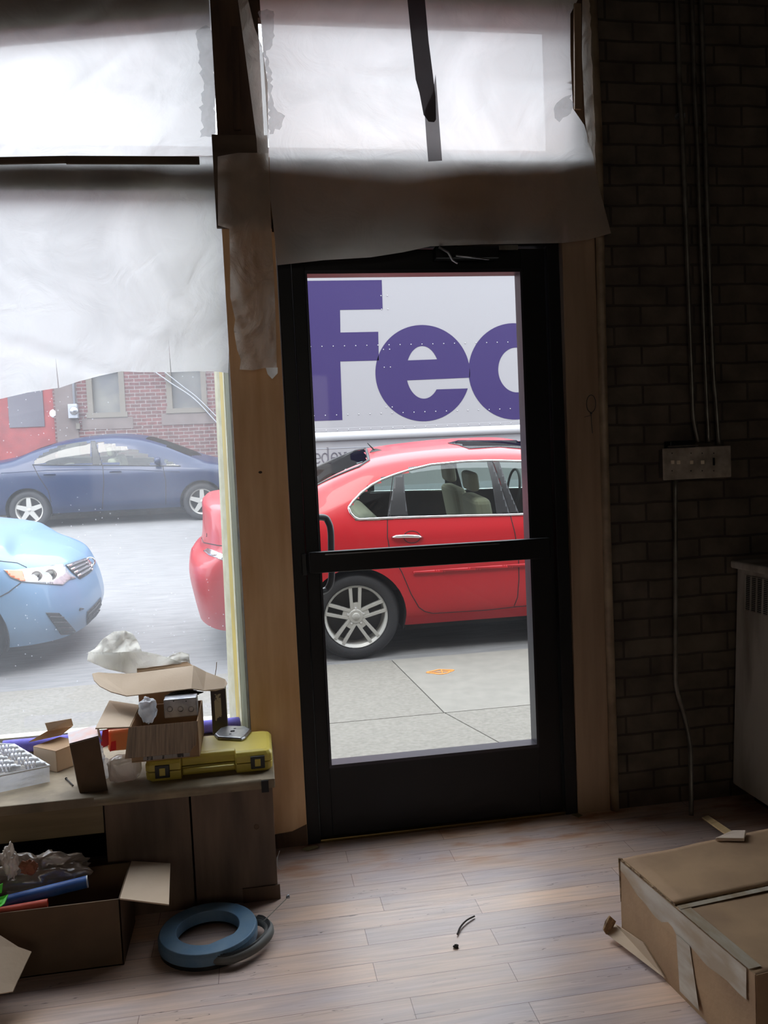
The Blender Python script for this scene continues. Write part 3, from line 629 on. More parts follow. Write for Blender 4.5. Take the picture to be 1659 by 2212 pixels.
tag(blob('wire_connector', b_, (.05, .02, .014), 'plastic_black', 5, .5, origin=tuple(b_)), 'dark jumble of fittings behind the junction box under the carton lid', 'fittings')
# flat lid carton with ears standing behind
lid = thing('mailer_carton', P(345, 1480, Y=-.05), 'pale cardboard mailer with two rounded ears lying open above the brown carton', 'carton')
lidm = 'cardboard_light'
A = lambda x, y, Y: P(x, y, Y=Y)
flap('lid_panel', [A(279, 1456, -.03), A(418, 1438, -.03), A(414, 1488, -.17), A(274, 1504, -.17)], lidm, lid, th=.003)
ear = [(279, 1456, -.03), (238, 1455, -.02), (212, 1453, -.03), (199, 1456, -.05), (203, 1470, -.09), (216, 1483, -.125), (240, 1495, -.155), (274, 1504, -.17)]
flap('left_ear', [A(*p) for p in ear], lidm, lid, th=.003)
ear = [(418, 1438, -.03), (445, 1452, -.03), (470, 1463, -.04), (486, 1468, -.06), (491, 1477, -.09), (484, 1487, -.12), (466, 1492, -.14), (440, 1492, -.16), (414, 1488, -.17)]
flap('right_ear', [A(*p) for p in ear], lidm, lid, th=.003)
flap('back_panel', [A(296, 1452, .0), A(296, 1444, .03), A(360, 1435, .03), A(404, 1430, .03), A(416, 1438, .0)], 'cardboard', lid, th=.003)
flap('rear_wall', [A(296, 1451, .0), A(415, 1440, .0), (A(415, 1440, .0).x, .0, ZC), (A(296, 1451, 0).x, .0, ZC)], 'cardboard', lid, th=.003)
# white wrapping paper spilling behind
wp = thing('wrapping_paper', P(300, 1430, Y=.03), 'crumpled white wrapping paper rising behind the open cartons', 'paper')
def crum(Y0, amp, fr):
    def f(x, y):
        v = P(x, y, Y=Y0); n_ = abs(noise.noise(Vector((x*fr, y*fr, 1.3))))*amp*2+noise.noise(Vector((x*fr*2.7, y*fr*2.7, 5)))*amp*.5
        return P(x, y, Y=Y0+n_)
    return f
poly = [(190, 1410), (205, 1401), (222, 1380), (246, 1364), (270, 1362), (286, 1368), (296, 1382), (306, 1406), (300, 1440), (250, 1442), (195, 1428)]
sheet('paper_crumple', poly, 'white_paper', crum(.05, .03, .035), 5, wp)
poly = [(188, 1427), (191, 1408), (240, 1410), (304, 1406), (340, 1413), (376, 1425), (402, 1437), (400, 1450), (296, 1460), (230, 1445)]
sheet('paper_fold', poly, 'white_paper', crum(.02, .008, .02), 7, wp)
poly = [(360, 1420), (376, 1412), (391, 1408), (408, 1413), (410, 1430), (414, 1440), (396, 1440), (376, 1430)]
sheet('paper_corner', poly, 'white_paper', crum(.035, .02, .05), 5, wp)
# printed carton behind at right
pc = thing('printed_carton', P(472, 1560, Y=.02), 'narrow dark carton printed with a picture behind the open carton', 'carton')
a, b = P(454, 1490, Y=.0), P(491, 1566, Y=.0)
MB().box((a.x, .0, BT+.001), (b.x, .06, a.z)).build('carton_body', mat('dark_printed', srgb(60, 48, 52), .4), pc, bevel=.002)
a2, b2 = P(462, 1500, Y=-.001), P(480, 1560, Y=-.001); MB().box((a2.x, -.0012, b2.z), (b2.x, .0, a2.z)).build('picture_panel', 'print', pc)
tag(MB().tube([P(464, 1462, Y=-.02), P(467, 1445, Y=-.02), P(468, 1430, Y=-.02)], .0012, 6).build('wood_splinter', 'wood_strip', origin=tuple(P(464, 1462, Y=-.02))), 'thin wooden splinter standing up behind the right ear of the mailer', 'splinter')
# violet foam roll along the window
fr_ = thing('foam_roll', (-1.1, .155, BT+.024), 'long violet foam roll lying along the window sill', 'foam roll')
pts = [(-1.555+.02*i*0, .15, BT+.025) for i in range(1)]
MB().tube(cat([(-1.512, .135, BT+.026), (-1.35, .14, BT+.0245), (-1.1, .15, BT+.0245), (-.85, .16, BT+.0245), (-.695, .168, BT+.0245)], 6), .0235, 18).build('roll', 'foam', fr_, smooth=True)
# ---- small kraft box with open lid
kb, kp = open_carton('kraft_box', (-1.368, -.035, BT+.001), math.radians(-40), 0, .115, .105, .070, 'cardboard_light', 'small kraft box with its lid propped open on the bench', 'box', th=.002)
MB().add([kp(0, 0, 1), kp(1, 0, 1), kp(1, 1, 1), kp(0, 1, 1)], [(0, 1, 2, 3)]).build('top_panel', 'cardboard', kb, solid=.002)
flap('lid', [P(62, 1603, Y=.0), P(132, 1588, Y=.09), P(157, 1568, Y=.04), P(105, 1578, Y=-.02)], 'cardboard', kb, th=.002)
flap('lid_tab', [P(97, 1562, Y=-.01), P(154, 1552, Y=.03), P(158, 1567, Y=.035), P(103, 1579, Y=-.015)], 'cardboard_light', kb, th=.002)
# ---- tall dark carton leaning left
dt = thing('tall_carton', (-1.12, -.26, BT), 'tall dark brown carton leaning left on the bench edge', 'carton')
bl = P(172, 1713, Z=BT+.001); br = P(233, 1707, Z=BT+.001)
tl_, tr = P(150, 1609, Y=-.315), P(213, 1592, Y=-.305)
dep = Vector((-.022, .075, .0)); dtop = Vector((-.018, .066, .018))
MB().add([bl, br, tr, tl_, bl+dep, br+dep, tr+dtop, tl_+dtop], [(0, 3, 2, 1), (4, 5, 6, 7), (0, 1, 5, 4), (1, 2, 6, 5), (2, 3, 7, 6), (3, 0, 4, 7)]).build('carton_body', 'cardboard_dark', dt, bevel=.001)
n_up = Vector((0, 0, .002))
flap('printed_window', [tl_+dtop*.05+n_up, tr+dtop*.05+n_up, tr+dtop*.95+n_up, tl_+dtop*.95+n_up], 'printbird', dt, th=.001)
flap('open_tab', [tr+dtop*.1, tr+dtop*.9, P(213, 1572, Y=-.2), P(221, 1602, Y=-.24)], 'cardboard_light', dt, th=.001)
# ---- red printed bag, orange carton and frosted bag
rb = P(228, 1640, Y=-.12)
bag = tag(blob('printed_bag', (rb.x-.016, -.195, BT+.066), (.028, .030, .052), 'clearbag', 11, .35, origin=(rb.x, -.12, BT)), 'clear plastic bag with red print between the dark carton and the open carton', 'bag')
for i, (x, y, w_, h_) in enumerate(((226, 1596, 9, 22), (252, 1567, 22, 10), (244, 1612, 7, 12))):
    flap('red_print', [P(x-w_, y+h_, Y=-.165), P(x+w_, y+h_*.6, Y=-.165), P(x+w_*.9, y-h_, Y=-.155), P(x-w_*.5, y-h_*.8, Y=-.155)], 'redprint', bag, th=.001)
oc = P(255, 1600, Y=-.14)
oc_t = tag(MB().box((P(231, 1600, Y=-.15).x, -.15, BT+.065), (P(282, 1600, Y=-.15).x, -.10, P(250, 1578, Y=-.15).z)).build('orange_tub', 'orangeprint', origin=(oc.x, -.12, BT+.06), bevel=.01, seg=3), 'small frosted orange tub behind the hanging carton flap', 'tub')
fb = P(268, 1662, Y=-.24)
tag(blob('frosted_bag', (P(270, 1652, Y=-.24).x, -.245, BT+.042), (.050, .030, .041), 'plasticbag', 21, .10, sq=.55, origin=(fb.x, -.24, BT)), 'brownish cloudy plastic bag slumped under the carton flap', 'bag')
jar = P(222, 1660, Y=-.2)
tag(MB().lathe([(.0001, 0), (.02, 0), (.023, .01), (.023, .04), (.015, .052), (.015, .06), (.0001, .062)], (jar.x-.004, -.2, BT+.001), (.15, 0, 1), 20).build('glass_jar', 'clearbag', smooth=True, origin=(jar.x, -.2, BT)), 'small clear jar beside the tall dark carton', 'jar')
# ---- tray of spiral bulbs
tray = thing('bulb_pack', (-1.45, -.15, BT), 'clear clamshell pack of white spiral bulbs at the left end of the bench', 'bulb pack')
TZ = BT+.055
tp = [P(-60, 1604, Z=TZ), P(30, 1608, Z=TZ), P(107, 1654, Z=TZ), P(0, 1676, Z=TZ), P(-60, 1690, Z=TZ)]
bp_ = [Vector((v.x*.98-.028, v.y+.0, BT+.004)) for v in tp]
tb = MB(); tb.add(bp_+tp, [list(range(5))]+[(i, (i+1) % 5, 5+(i+1) % 5, 5+i) for i in range(5)]); tb.build('clear_tray', 'clearbag', tray)
for i in range(5):
    a, b = tp[i], tp[(i+1) % 5]
    if i in (1, 2, 3, 0): MB().tube([a, b], .003, 6).build('tray_rim', 'white', tray)
for r_ in range(5):
    for c_ in range(3):
        ox, oy = tp[1].x+.03, tp[1].y-.012
        dirv = (tp[2]-tp[1]); back = Vector((-1, -.08, 0))
        ctr = tp[1]+dirv*((r_+.6)/5.2)+back*(.040+.074*c_)+Vector((0, 0, -.002))
        bt = thing('spiral_bulb', ctr, 'white spiral bulb, %s row of the clear pack, %s column' % (('farthest', 'second farthest', 'middle', 'second nearest', 'nearest')[r_], ('right', 'middle', 'left')[c_]), 'bulb', 'white spiral bulbs in the clear pack')
        path = []
        for k_ in range(40):
            a = k_/40*2*math.pi*3; path.append(ctr+Vector((-.020+.034*k_/40, .0098*math.cos(a), .0098*math.sin(a))))
        MB().tube(path, .0040, 8).build('spiral_tube', 'bulb', bt, smooth=True)
        MB().lathe([(.0001, 0), (.0115, 0), (.0115, .014), (.007, .017), (.007, .028), (.0001, .030)], ctr+Vector((.014, 0, 0)), (1, 0, 0), 12).build('bulb_base', 'white', bt, smooth=True)
card = [P(-40, 1690, Z=BT+.003), P(90, 1680, Z=BT+.003), P(62, 1702, Z=BT+.003), P(-40, 1692, Z=BT+.003)]
tag(MB().tube([P(143, 1682, Z=BT+.004), P(158, 1697, Z=BT+.004)], .0022, 8).lathe([(.0001, 0), (.004, 0), (.004, .002), (.0001, .002)], P(143, 1682, Z=BT+.004), tuple(P(143, 1682, Z=BT)-P(158, 1697, Z=BT)), 10).build('nail', 'twig', origin=tuple(P(150, 1690, Z=BT))), 'short dark screw lying on the bench beside the tall carton', 'screw')
# ---- floor carton at left with bag and tubes
fc = thing('floor_carton', (-1.3, -.5, 0), 'large open brown carton on the floor in front of the bench', 'carton')
FX0, FX1, FY0, FY1, FH = -1.9, -1.02, -.60, -.38, .186
b = MB(); t_ = .005
b.box((FX0, FY0, 0), (FX1, FY0+t_, FH)).box((FX0, FY1-t_, 0), (FX1, FY1, FH)).box((FX1-t_, FY0, 0), (FX1, FY1, FH)).box((FX0, FY0, 0), (FX0+t_, FY1, FH)).box((FX0, FY0, 0), (FX1, FY1, t_))
b.build('carton_body', 'cardboard_dark', fc, bevel=.001)
flap('side_flap', [(FX1, FY0, FH), P(365, 1955, Z=FH), P(368, 1866, Z=FH), (FX1, FY1, FH)], 'cardboard_light', fc)
flap('front_flap', [(FX0, FY0, FH), (-1.40, FY0, FH-.002), P(40, 2046, Z=.125), P(68, 2056, Z=.115), P(34, 2128, Z=.07), P(28, 2142, Z=.062), (FX0, FY0-.2, .06)], 'cardboard_light', fc)
bagp = P(90, 1890, Y=-.47)
pb2 = tag(blob('carrier_bag', (bagp.x-.03, -.435, .205), (.15, .036, .062), 'plasticbag', 31, .5, origin=(bagp.x, -.46, .2)), 'knotted brown and white carrier bag stuffed in the floor carton', 'bag')
blob('bag_knot', P(22, 1862, Y=-.50), (.022, .02, .045), 'plasticbag', 41, .5, parent=pb2)
blob('bag_label', P(62, 1873, Y=-.52), (.025, .006, .02), mat('brown_print', srgb(140, 84, 56), .6), 44, .4, parent=pb2)
def tube_thing(name, a, b, r, m, label, ri=None):
    t = thing(name, a, label, 'tube'); ax = (b-a); L = ax.length
    MB().lathe([(r*.8, 0), (r, 0), (r, L), (r*.8, L), (r*.78, L-.12), (.0001, L-.12)], a, ax, 24).build('tube', m, t, smooth=False)
    MB().lathe([(r*1.01, -.003), (r*1.01, .0), (r*.8, .0005), (r*.8, -.003)], b, ax, 24).build('tube_rim', 'white' if m == 'bluetube' else m, t)
    return t
tube_thing('blue_tube', P(-60, 1966, Y=-.55), P(190, 1904, Y=-.50), .0165, 'bluetube', 'blue cardboard tube sticking out of the floor carton')
tube_thing('orange_tube', P(-60, 1980, Y=-.583), P(103, 1951, Y=-.565), .0115, 'redtube', 'orange red tube under the blue tube in the floor carton')
gr = thing('green_wrapper', P(5, 1940, Y=-.6), 'bright green plastic piece at the left edge of the floor carton', 'plastic')
flap('plastic_piece', [P(-20, 1945, Y=-.57), P(18, 1932, Y=-.57), P(10, 1952, Y=-.59), P(-20, 1975, Y=-.59)], 'green', gr, th=.003)
flap('plastic_tab', [P(-20, 1920, Y=-.55), P(6, 1908, Y=-.55), P(4, 1928, Y=-.55), P(-20, 1935, Y=-.55)], 'green', gr, th=.003)
# ---- fish tape reel
RC = Vector((-.795, -.545, 0)); reel = thing('fish_tape', RC, 'round blue wire puller reel with grey ribbed handle on the floor', 'cable reel')
RT = .046; nseg = 64
def inner(a):
    r = .088
    # flat-sided opening
    for fa in (-60, -120, 60, 120, 0, 180):
        d_ = math.cos(a-math.radians(fa)); 
        if d_ > 0: r = min(r, .080/d_ if fa in (-60,) else .09/max(d_, .01))
    return r
rg = []
prof = [(1.0, .012, 0), (1.0, .036, 0), (.97, RT, 0), (0, RT, 1), (0, .012, 1)]
rv = []; rf_ = []
for j in range(nseg):
    a = 2*math.pi*j/nseg
    for (k_, z_, inn) in prof:
        r_ = inner(a) if inn else .139*k_
        rv.append(RC+Vector((math.cos(a)*r_, math.sin(a)*r_, z_)))
for j in range(nseg):
    for i in range(5): a, b = j*5+i, j*5+(i+1) % 5; c_, d_ = ((j+1) % nseg)*5+i, ((j+1) % nseg)*5+(i+1) % 5; rf_.append([a, c_, d_, b])
obj('reel_housing', rv, rf_, 'bluereel', reel, bevel=.002)
MB().lathe([(.10, .0), (.136, .0), (.136, .012), (.10, .012)], RC, (0, 0, 1), 48).build('reel_back', 'plastic_black', reel, smooth=False)
hpts = [P(438, 2066, Z=.022), P(462, 2072, Z=.022), P(500, 2070, Z=.024), P(545, 2051, Z=.026), P(576, 2024, Z=.028), P(581, 2005, Z=.028), P(568, 1991, Z=.028), P(550, 1988, Z=.026)]
hpath = cat(hpts, 6)
hd = MB().tube(hpath, .014, 12).build('handle', 'greyrubber', reel, smooth=True)
for off in (-.006, -.002, .002, .006):
    MB().tube([v+Vector((off*.5, off, math.sqrt(.0142**2-off*off))) for v in hpath[4:-2]], .0013, 6).build('grip_rib', 'plastic_black', hd)
wpth = cat([P(566, 1992, Z=.045), P(585, 1975, Z=.06), P(605, 1955, Z=.08), P(622, 1938, Z=.10)], 6)
wr = MB().tube(wpth, .0012, 6).build('steel_tape', 'wirewhite', reel)
MB().lathe([(.0001, -.004), (.005, -.003), (.006, 0), (.004, .006), (.0001, .008)], P(622, 1938, Z=.10), (.3, .3, 1), 12).build('tape_eye', 'steel', wr, smooth=True)
# ---- big cardboard box right
bb = thing('cardboard_box', (.6, -1.05, 0), 'large taped cardboard box with torn edges on the floor at the right', 'box')
BX0, BY1, BH = .348, -.765, .218
C0 = Vector((BX0, BY1, 0)); 
# outline on the floor: left side runs towards the viewer, back edge to the right
C1 = P(1659, 1795, Z=BH); bdir = (Vector((C1.x, C1.y, 0))-Vector((.345, -.785, 0))).normalized()
ldir = Vector((.052, -.53, 0)).normalized()
o_ = Vector((.345, -.785, 0)); WB, LB = .66, .545
cn = [o_, o_+bdir*WB, o_+bdir*WB+ldir*LB, o_+ldir*LB]
def cz(v, z): return Vector((v.x, v.y, z))
bbv = []
grid = 14
def sag(u, v): return BH+.004*noise.noise(Vector((u*4, v*4, 0)))
# side faces subdivided and slightly bulged
mbv = MB()
def facegrid(a, b, z0, z1, nrm, n=14, m_=6, amp=.006, lean=0):
    vs = []; fs = []
    for i in range(n+1):
        for j in range(m_+1):
            u, t = i/n, j/m_; p_ = a.lerp(b, u); z = z0+(z1-z0)*t
            k_ = math.sin(math.pi*u)*math.sin(math.pi*t)*amp+noise.noise(Vector((u*6, t*3, nrm[0]*3)))*amp*.5*math.sin(math.pi*u)*math.sin(math.pi*t)
            vs.append(cz(p_, z)+Vector(nrm)*(k_+lean*(1-t)))
    for i in range(n):
        for j in range(m_): q_ = i*(m_+1)+j; fs.append([q_, q_+m_+1, q_+m_+2, q_+1])
    return vs, fs
mbv.add(*facegrid(cn[0], cn[3], 0, BH, (-1, 0, 0))); mbv.add(*facegrid(cn[3], cn[2], 0, BH, (0, -1, 0))); mbv.add(*facegrid(cn[1], cn[0], 0, BH, (0, 1, 0))); mbv.add(*facegrid(cn[2], cn[1], 0, BH, (1, 0, 0)))
mbv.build('box_sides', 'cardboard', bb, solid=.005)
# top: two flaps meeting along a seam
s0, s1 = cn[0].lerp(cn[3], .47), cn[1].lerp(cn[2], .47)
def topflap(name, a, b, c_, d_, z):
    vs = []; fs = []; n = 16
    for i in range(n+1):
        for j in range(n+1):
            u, t = i/n, j/n; p_ = a.lerp(b, u).lerp(d_.lerp(c_, u), t)
            vs.append(cz(p_, z+.003*noise.noise(Vector((p_.x*9, p_.y*9, 0)))))
    for i in range(n):
        for j in range(n): q_ = i*(n+1)+j; fs.append([q_, q_+n+1, q_+n+2, q_+1])
    return obj(name, vs, fs, 'cardboard', bb, smooth=True, solid=.005)
topflap('rear_top_flap', cn[0]+ldir*.012, cn[1], s1, s0, BH+.006)
topflap('front_top_flap', s0+ldir*.004, s1+ldir*.004, cn[2], cn[3], BH-.002)
# torn edge along the seam and the left top edge
def rag(name, a, b, r, m_, n=40, parent=bb, z=BH, sd=0):
    pts = [];
    for i in range(n+1):
        p_ = a.lerp(b, i/n); pts.append(cz(p_, z+noise.noise(Vector((i*.7, sd, 0)))*r*1.2)+Vector((noise.noise(Vector((i*.6, 3, sd)))*r, 0, 0)))
    return MB().tube(pts, [r*(.6+.7*abs(noise.noise(Vector((i*.9, 9, sd))))) for i in range(n+1)], 6).build(name, m_, parent)
rag('torn_edge', cn[0], cn[0].lerp(cn[3], .47), .0035, 'cardboard_edge', z=BH+.003, sd=1)
rag('torn_edge', s0, s1, .0026, 'cardboard_edge', z=BH+.002, sd=2)
rag('torn_edge', cn[0].lerp(cn[3], .47), cn[3], .0022, 'cardboard_edge', z=BH-.001, sd=3)
rag('torn_edge', cz(cn[0], 0), cz(cn[0], 0)+Vector((0, 0, .001)), .001, 'cardboard_edge', sd=4)
MB().tube([cz(cn[0], .10), cz(cn[0], BH+.004)+Vector((-.003, 0, 0))], .0035, 6).build('crushed_corner', 'cardboard_edge', bb)
# tape over the left top edge
def strip(name, pts3, m_, th=.0008): return flap(name, pts3, m_, bb, th=th)
tp0, tp1 = cn[0].lerp(cn[3], .03), cn[3].lerp(cn[0], .02)
nl = Vector((-1, 0, 0))
def onleft(u, z, off=.0075): return cz(cn[0].lerp(cn[3], u), z)+nl*off
tm = MB(); n = 24
for i in range(n):
    u0, u1 = .02+.94*i/n, .02+.94*(i+1)/n
    zz = lambda u: BH-.02-.048*min(1, u*3.2)-.008*noise.noise(Vector((u*9, 0, 4)))
    tm.add([onleft(u0, zz(u0)), onleft(u1, zz(u1)), onleft(u1, BH+.001, .006), onleft(u0, BH+.001, .006)], [(0, 1, 2, 3)])
tm.build('tape_side', 'tape', bb, smooth=True)
tm = MB()
for i in range(n):
    u0, u1 = .50+.47*i/n, .50+.47*(i+1)/n; w2 = .028
    a_, b_2 = cn[0].lerp(cn[3], u0), cn[0].lerp(cn[3], u1)
    tm.add([cz(a_, BH+.0035)-Vector((.004, 0, 0)), cz(b_2, BH+.0035)-Vector((.004, 0, 0)), cz(b_2, BH+.0035)+bdir*w2, cz(a_, BH+.0035)+bdir*w2], [(0, 1, 2, 3)])
tm.build('tape_top', 'tape', bb)
strip('tape_seam', [cz(s0+ldir*.006, BH+.004), cz(s1+ldir*.006, BH+.004), cz(s1+ldir*.022, BH+.004), cz(s0+ldir*.022, BH+.004)], 'tape')
strip('tape_end', [onleft(.52, .02, .011), onleft(.66, .02, .011), onleft(.60, BH-.06, .010), onleft(.50, BH-.06, .010)], 'tape')
# lower flap poking out at the far corner
flap('loose_flap', [P(1312, 2018, Y=-.79), P(1330, 1996, Y=-.77), onleft(.22, .05, .008), onleft(.40, .012, .008), onleft(.2, .004, .01)], 'cardboard_light', bb, th=.005)
flap('torn_tab', [P(1303, 2008, Y=-.79), P(1308, 1990, Y=-.78), P(1317, 1978, Y=-.78), P(1330, 1990, Y=-.775), P(1322, 2006, Y=-.78), P(1309, 2018, Y=-.79)], 'cardboard_edge', bb, th=.004)
# wooden strip and folded card on the box
ws = thing('wood_strip', P(1545, 1790, Z=.12), 'narrow raw wood strip leaning from the floor onto the cardboard box', 'wood strip')
a, b = P(1516, 1768, Z=.012), P(1572, 1808, Z=BH+.012)
sd_ = (P(1530, 1764, Z=.012)-a)
MB().prism([a, b, b+sd_*.9, a+sd_], (0, 0, .006)).build('strip', 'wood_strip', ws, bevel=.001)
fcard = thing('folded_card', P(1580, 1812, Z=BH), 'small folded white card lying on the cardboard box', 'card')
cp = [P(1545, 1817, Z=BH+.010), P(1608, 1818, Z=BH+.010), P(1612, 1800, Z=BH+.012), P(1582, 1800, Z=BH+.014)]
MB().prism(cp, (0, 0, .010))  .build('card', mat('warm_card', srgb(222, 200, 180), .7), fcard, bevel=.002)
# ---- heater at right wall
ht = thing('wall_heater', (1.25, -.5, 0), 'cream enamel heater cabinet with slotted grille by the right wall', 'heater')
HX = 1.155
hc = MB(); hc.prism([(HX, -.012, .053), (HX, -1.0, .053), (HX+.04, -1.0, .90), (HX+.04, -.012, .90)], (XR-HX-.06, 0, 0)).build('cabinet', 'heater', ht, bevel=.006)
MB().box((HX+.015, -1.02, .885), (XR-.02, -.004, .915)).build('lid', 'heater', ht, bevel=.008, seg=3)
MB().box((HX+.06, -.95, 0), (XR-.05, -.06, .06)).build('plinth', 'dark', ht)
gl = MB(); gb_ = MB()
gx = lambda z: HX+.04*(z-.053)/.847-.003
gl.add([(gx(.735)+.001, -.07, .735), (gx(.735)+.001, -.9, .735), (gx(.865)+.001, -.9, .865), (gx(.865)+.001, -.07, .865)], [(0, 1, 2, 3)]).build('grille_recess', 'dark', ht)
for i in range(19):
    z = .737+i*.0069; gb_.box((gx(z)-.002, -.9, z), (gx(z)+.001, -.07, z+.0022))
for i in range(24):
    y = -.07-i*.036; gb_.prism([(gx(.735)-.003, y, .735), (gx(.865)-.003, y, .865), (gx(.865)-.003, y-.006, .865), (gx(.735)-.003, y-.006, .735)], (.004, 0, 0))
gb_.build('grille', 'heater', ht)
# ---- conduits and switch box on the brick wall
def cond(name, pix, Y, r, label, m_='cond'):
    pts = [P(*p, Y=Y) if len(p) == 2 else P(p[0], p[1], Y=p[2]) for p in pix]
    pts2 = []
    for v in pts: pts2.append(v)
    o = MB().tube(cat(pts2, 8), r, 12).build(name, m_, smooth=True, origin=tuple(pts[-1]))
    return tag(o, label, 'conduit')
cond('electrical_conduit', [(1462, -30), (1469, 200), (1475, 300), (1490, 700), (1495, 830), (1498, 900), (1508, 955)], -.03, .0085, 'leftmost of the three metal conduits above the switch box')
cond('electrical_conduit', [(1494, -30), (1501, 200), (1506, 300), (1520, 700), (1526, 850), (1531, 955)], -.03, .0075, 'middle of the three metal conduits above the switch box')
cond('electrical_conduit', [(1514, -30), (1521, 200), (1528, 450), (1540, 780), (1546, 860), (1553, 960)], -.03, .0085, 'rightmost of the three metal conduits above the switch box')
cond('floor_conduit', [(1459, 1038), (1459, 1200), (1459, 1440), (1462, 1490), (1478, 1545), (1489, 1600, -.06), (1492, 1650, -.09), (1493, 1762, -.148)], -.03, .0085, 'bent metal conduit running from the switch box down to the floor', 'cond')
for pz in (P(1470, 252, Y=-.02), P(1504, 252, Y=-.02)): pass
tag(MB().box((P(1458, 258, Y=0).x, -.02, P(1458, 258, Y=0).z), (P(1474, 250, Y=0).x, .0, P(1474, 249, Y=0).z)).build('conduit_strap', 'steel', origin=tuple(P(1466, 254, Y=-.01))), 'small steel strap holding the leftmost conduit to the brick', 'strap')
sb = thing('switch_box', (1.02, -.03, 1.29), 'long metal switch plate with five toggles on the dark brick wall', 'switch box')
MB().box((.895, -.045, 1.24), (1.145, .0, 1.342)).build('back_box', 'cond', sb)
MB().box((.885, -.052, 1.232), (1.156, -.045, 1.349)).build('cover_plate', 'switchbox', sb, bevel=.005, seg=3)
for px in (1452, 1465, 1493, 1517):
    v = P(px, 999, Y=-.053); MB().box((v.x-.006, -.060, v.z-.006), (v.x+.006, -.052, v.z+.008)).build('toggle', mat('toggle%d' % px, srgb(225, 210, 185), .5), sb, bevel=.002)
v = P(1542, 997, Y=-.053); MB().box((v.x-.004, -.0535, v.z-.014), (v.x+.004, -.0525, v.z+.014)).build('empty_slot', 'dark', sb)
for px in (1452, 1493, 1517, 1542):
    for py in (979, 1017):
        v = P(px, py, Y=-.053); MB().lathe([(.0001, .001), (.0022, .001), (.0022, 0)], (v.x, -.052, v.z), (0, -1, 0), 8).build('screw', 'dark', sb)
jb2 = thing('conduit_fitting', (.92, -.03, 1.37), 'small dark metal fitting on top of the switch box', 'fitting')
a, b = P(1445, 962, Y=-.04), P(1500, 946, Y=-.04)
MB().box((a.x, -.05, 1.343), (b.x, -.0, 1.375)).build('fitting_body', 'black', jb2, bevel=.004)
MB().box((a.x-.01, -.052, 1.352), (b.x+.01, -.046, 1.358)).build('fitting_edge', 'cond', jb2, bevel=.002)
# zip tie loop on the right casing
lp = [P(1275+11*math.cos(a)*-1 if False else 1277+10*math.sin(a), 872-19*math.cos(a), Y=-.010) for a in [i*math.pi/8 for i in range(17)]]
tag(MB().tube(lp, .0013, 6).tube([P(1277, 891, Y=-.010), P(1278, 915, Y=-.010), P(1280, 936, Y=-.010)], .0012, 6).lathe([(.0001, -.004), (.004, -.003), (.004, .003), (.0001, .004)], P(1277, 893, Y=-.010), (0, 0, 1), 8).tube([P(1277, 897, Y=-.01), P(1262, 901, Y=-.012)], .0008, 5).build('cable_tie', 'plastic_black', origin=tuple(P(1277, 870, Y=-.008))), 'black cable tie loop hanging on the casing right of the door', 'cable tie')
# ---- bits on the floor
def bit(name, pts, r, m_, label, cat_): 
    return tag(MB().tube(cat(pts, 4), r, 6).build(name, m_, origin=tuple(pts[0])), label, cat_)
bit('cable_offcut', [P(988, 2018, Z=.005), P(995, 2002, Z=.006), P(1008, 1988, Z=.007), P(1025, 1979, Z=.005)], .0026, 'twig', 'short curved black cable offcut lying in the middle of the floor', 'cable')
tag(blob('debris_crumb', P(985, 2044, Z=.004), (.008, .006, .004), 'twig', 3, .6, origin=tuple(P(985, 2044, Z=0))), 'small dark crumb below the cable offcut on the floor', 'crumb')
def leafp(name, pts, label):
    return tag(obj(name, [tuple(p) for p in pts], [list(range(len(pts)))], 'leaf', solid=.0008, origin=tuple(pts[0])), label, 'leaf')
leafp('dry_leaf', [P(650, 1835, Z=.006), P(662, 1829, Z=.012), P(684, 1826, Z=.01), P(690, 1830, Z=.004), P(664, 1838, Z=.003)], 'dry leaf at the foot of the left door jamb')
leafp('dry_leaf', [P(1234, 1760, Z=.004), P(1247, 1756, Z=.010), P(1259, 1761, Z=.006), P(1250, 1766, Z=.003)], 'dry leaf at the foot of the right door jamb')
bit('wire_scrap', [P(604, 1838, Z=.03), P(599, 1855, Z=.02), P(600, 1872, Z=.004), P(606, 1878, Z=.004)], .001, 'wirewhite', 'thin pale wire scrap behind the end of the bench', 'wire')
# ================================================================ PAPER ON THE WINDOWS
def psheet(name, poly, Y0, label, m_='paper', step=14, amp=.006, fr=.006, dyn=None, seed=0, cat_='paper sheet'):
    def f(x, y):
        a = abs(noise.noise(Vector((x*fr+y*fr*.5, y*fr*.6, seed))))*amp*2+noise.noise(Vector((x*fr*3, y*fr*3, seed+5)))*amp*.3
        return P(x, y, Y=Y0+(dyn(x, y) if dyn else 0)-a)
    c_ = P(sum(p[0] for p in poly)/len(poly), sum(p[1] for p in poly)/len(poly), Y=Y0)
    vs, fs = fill2d(poly, step); o = obj(name, [f(v.x, v.y) for v in vs], fs, m_, None, smooth=True, origin=tuple(c_))
    return tag(o, label, cat_)
def ragged(poly, a=5, sd=0):
    out = []
    for i in range(len(poly)):
        p, q = Vector(poly[i]), Vector(poly[(i+1) % len(poly)]); n = max(1, int((q-p).length/7)); nn = Vector((q.y-p.y, p.x-q.x)).normalized()
        for j in range(n): v = p+(q-p)*j/n; out.append(tuple(v+nn*noise.noise(Vector((v.x*.13, v.y*.13, sd)))*a*1.6))
    return out
def crease(c0, d0, x, y, w_=5):   # soft ridge along a line in picture units
    dx, dy = x-c0[0], y-c0[1]; L = math.hypot(*d0); t = (dx*d0[1]-dy*d0[0])/L; return math.exp(-(t/w_)**2)
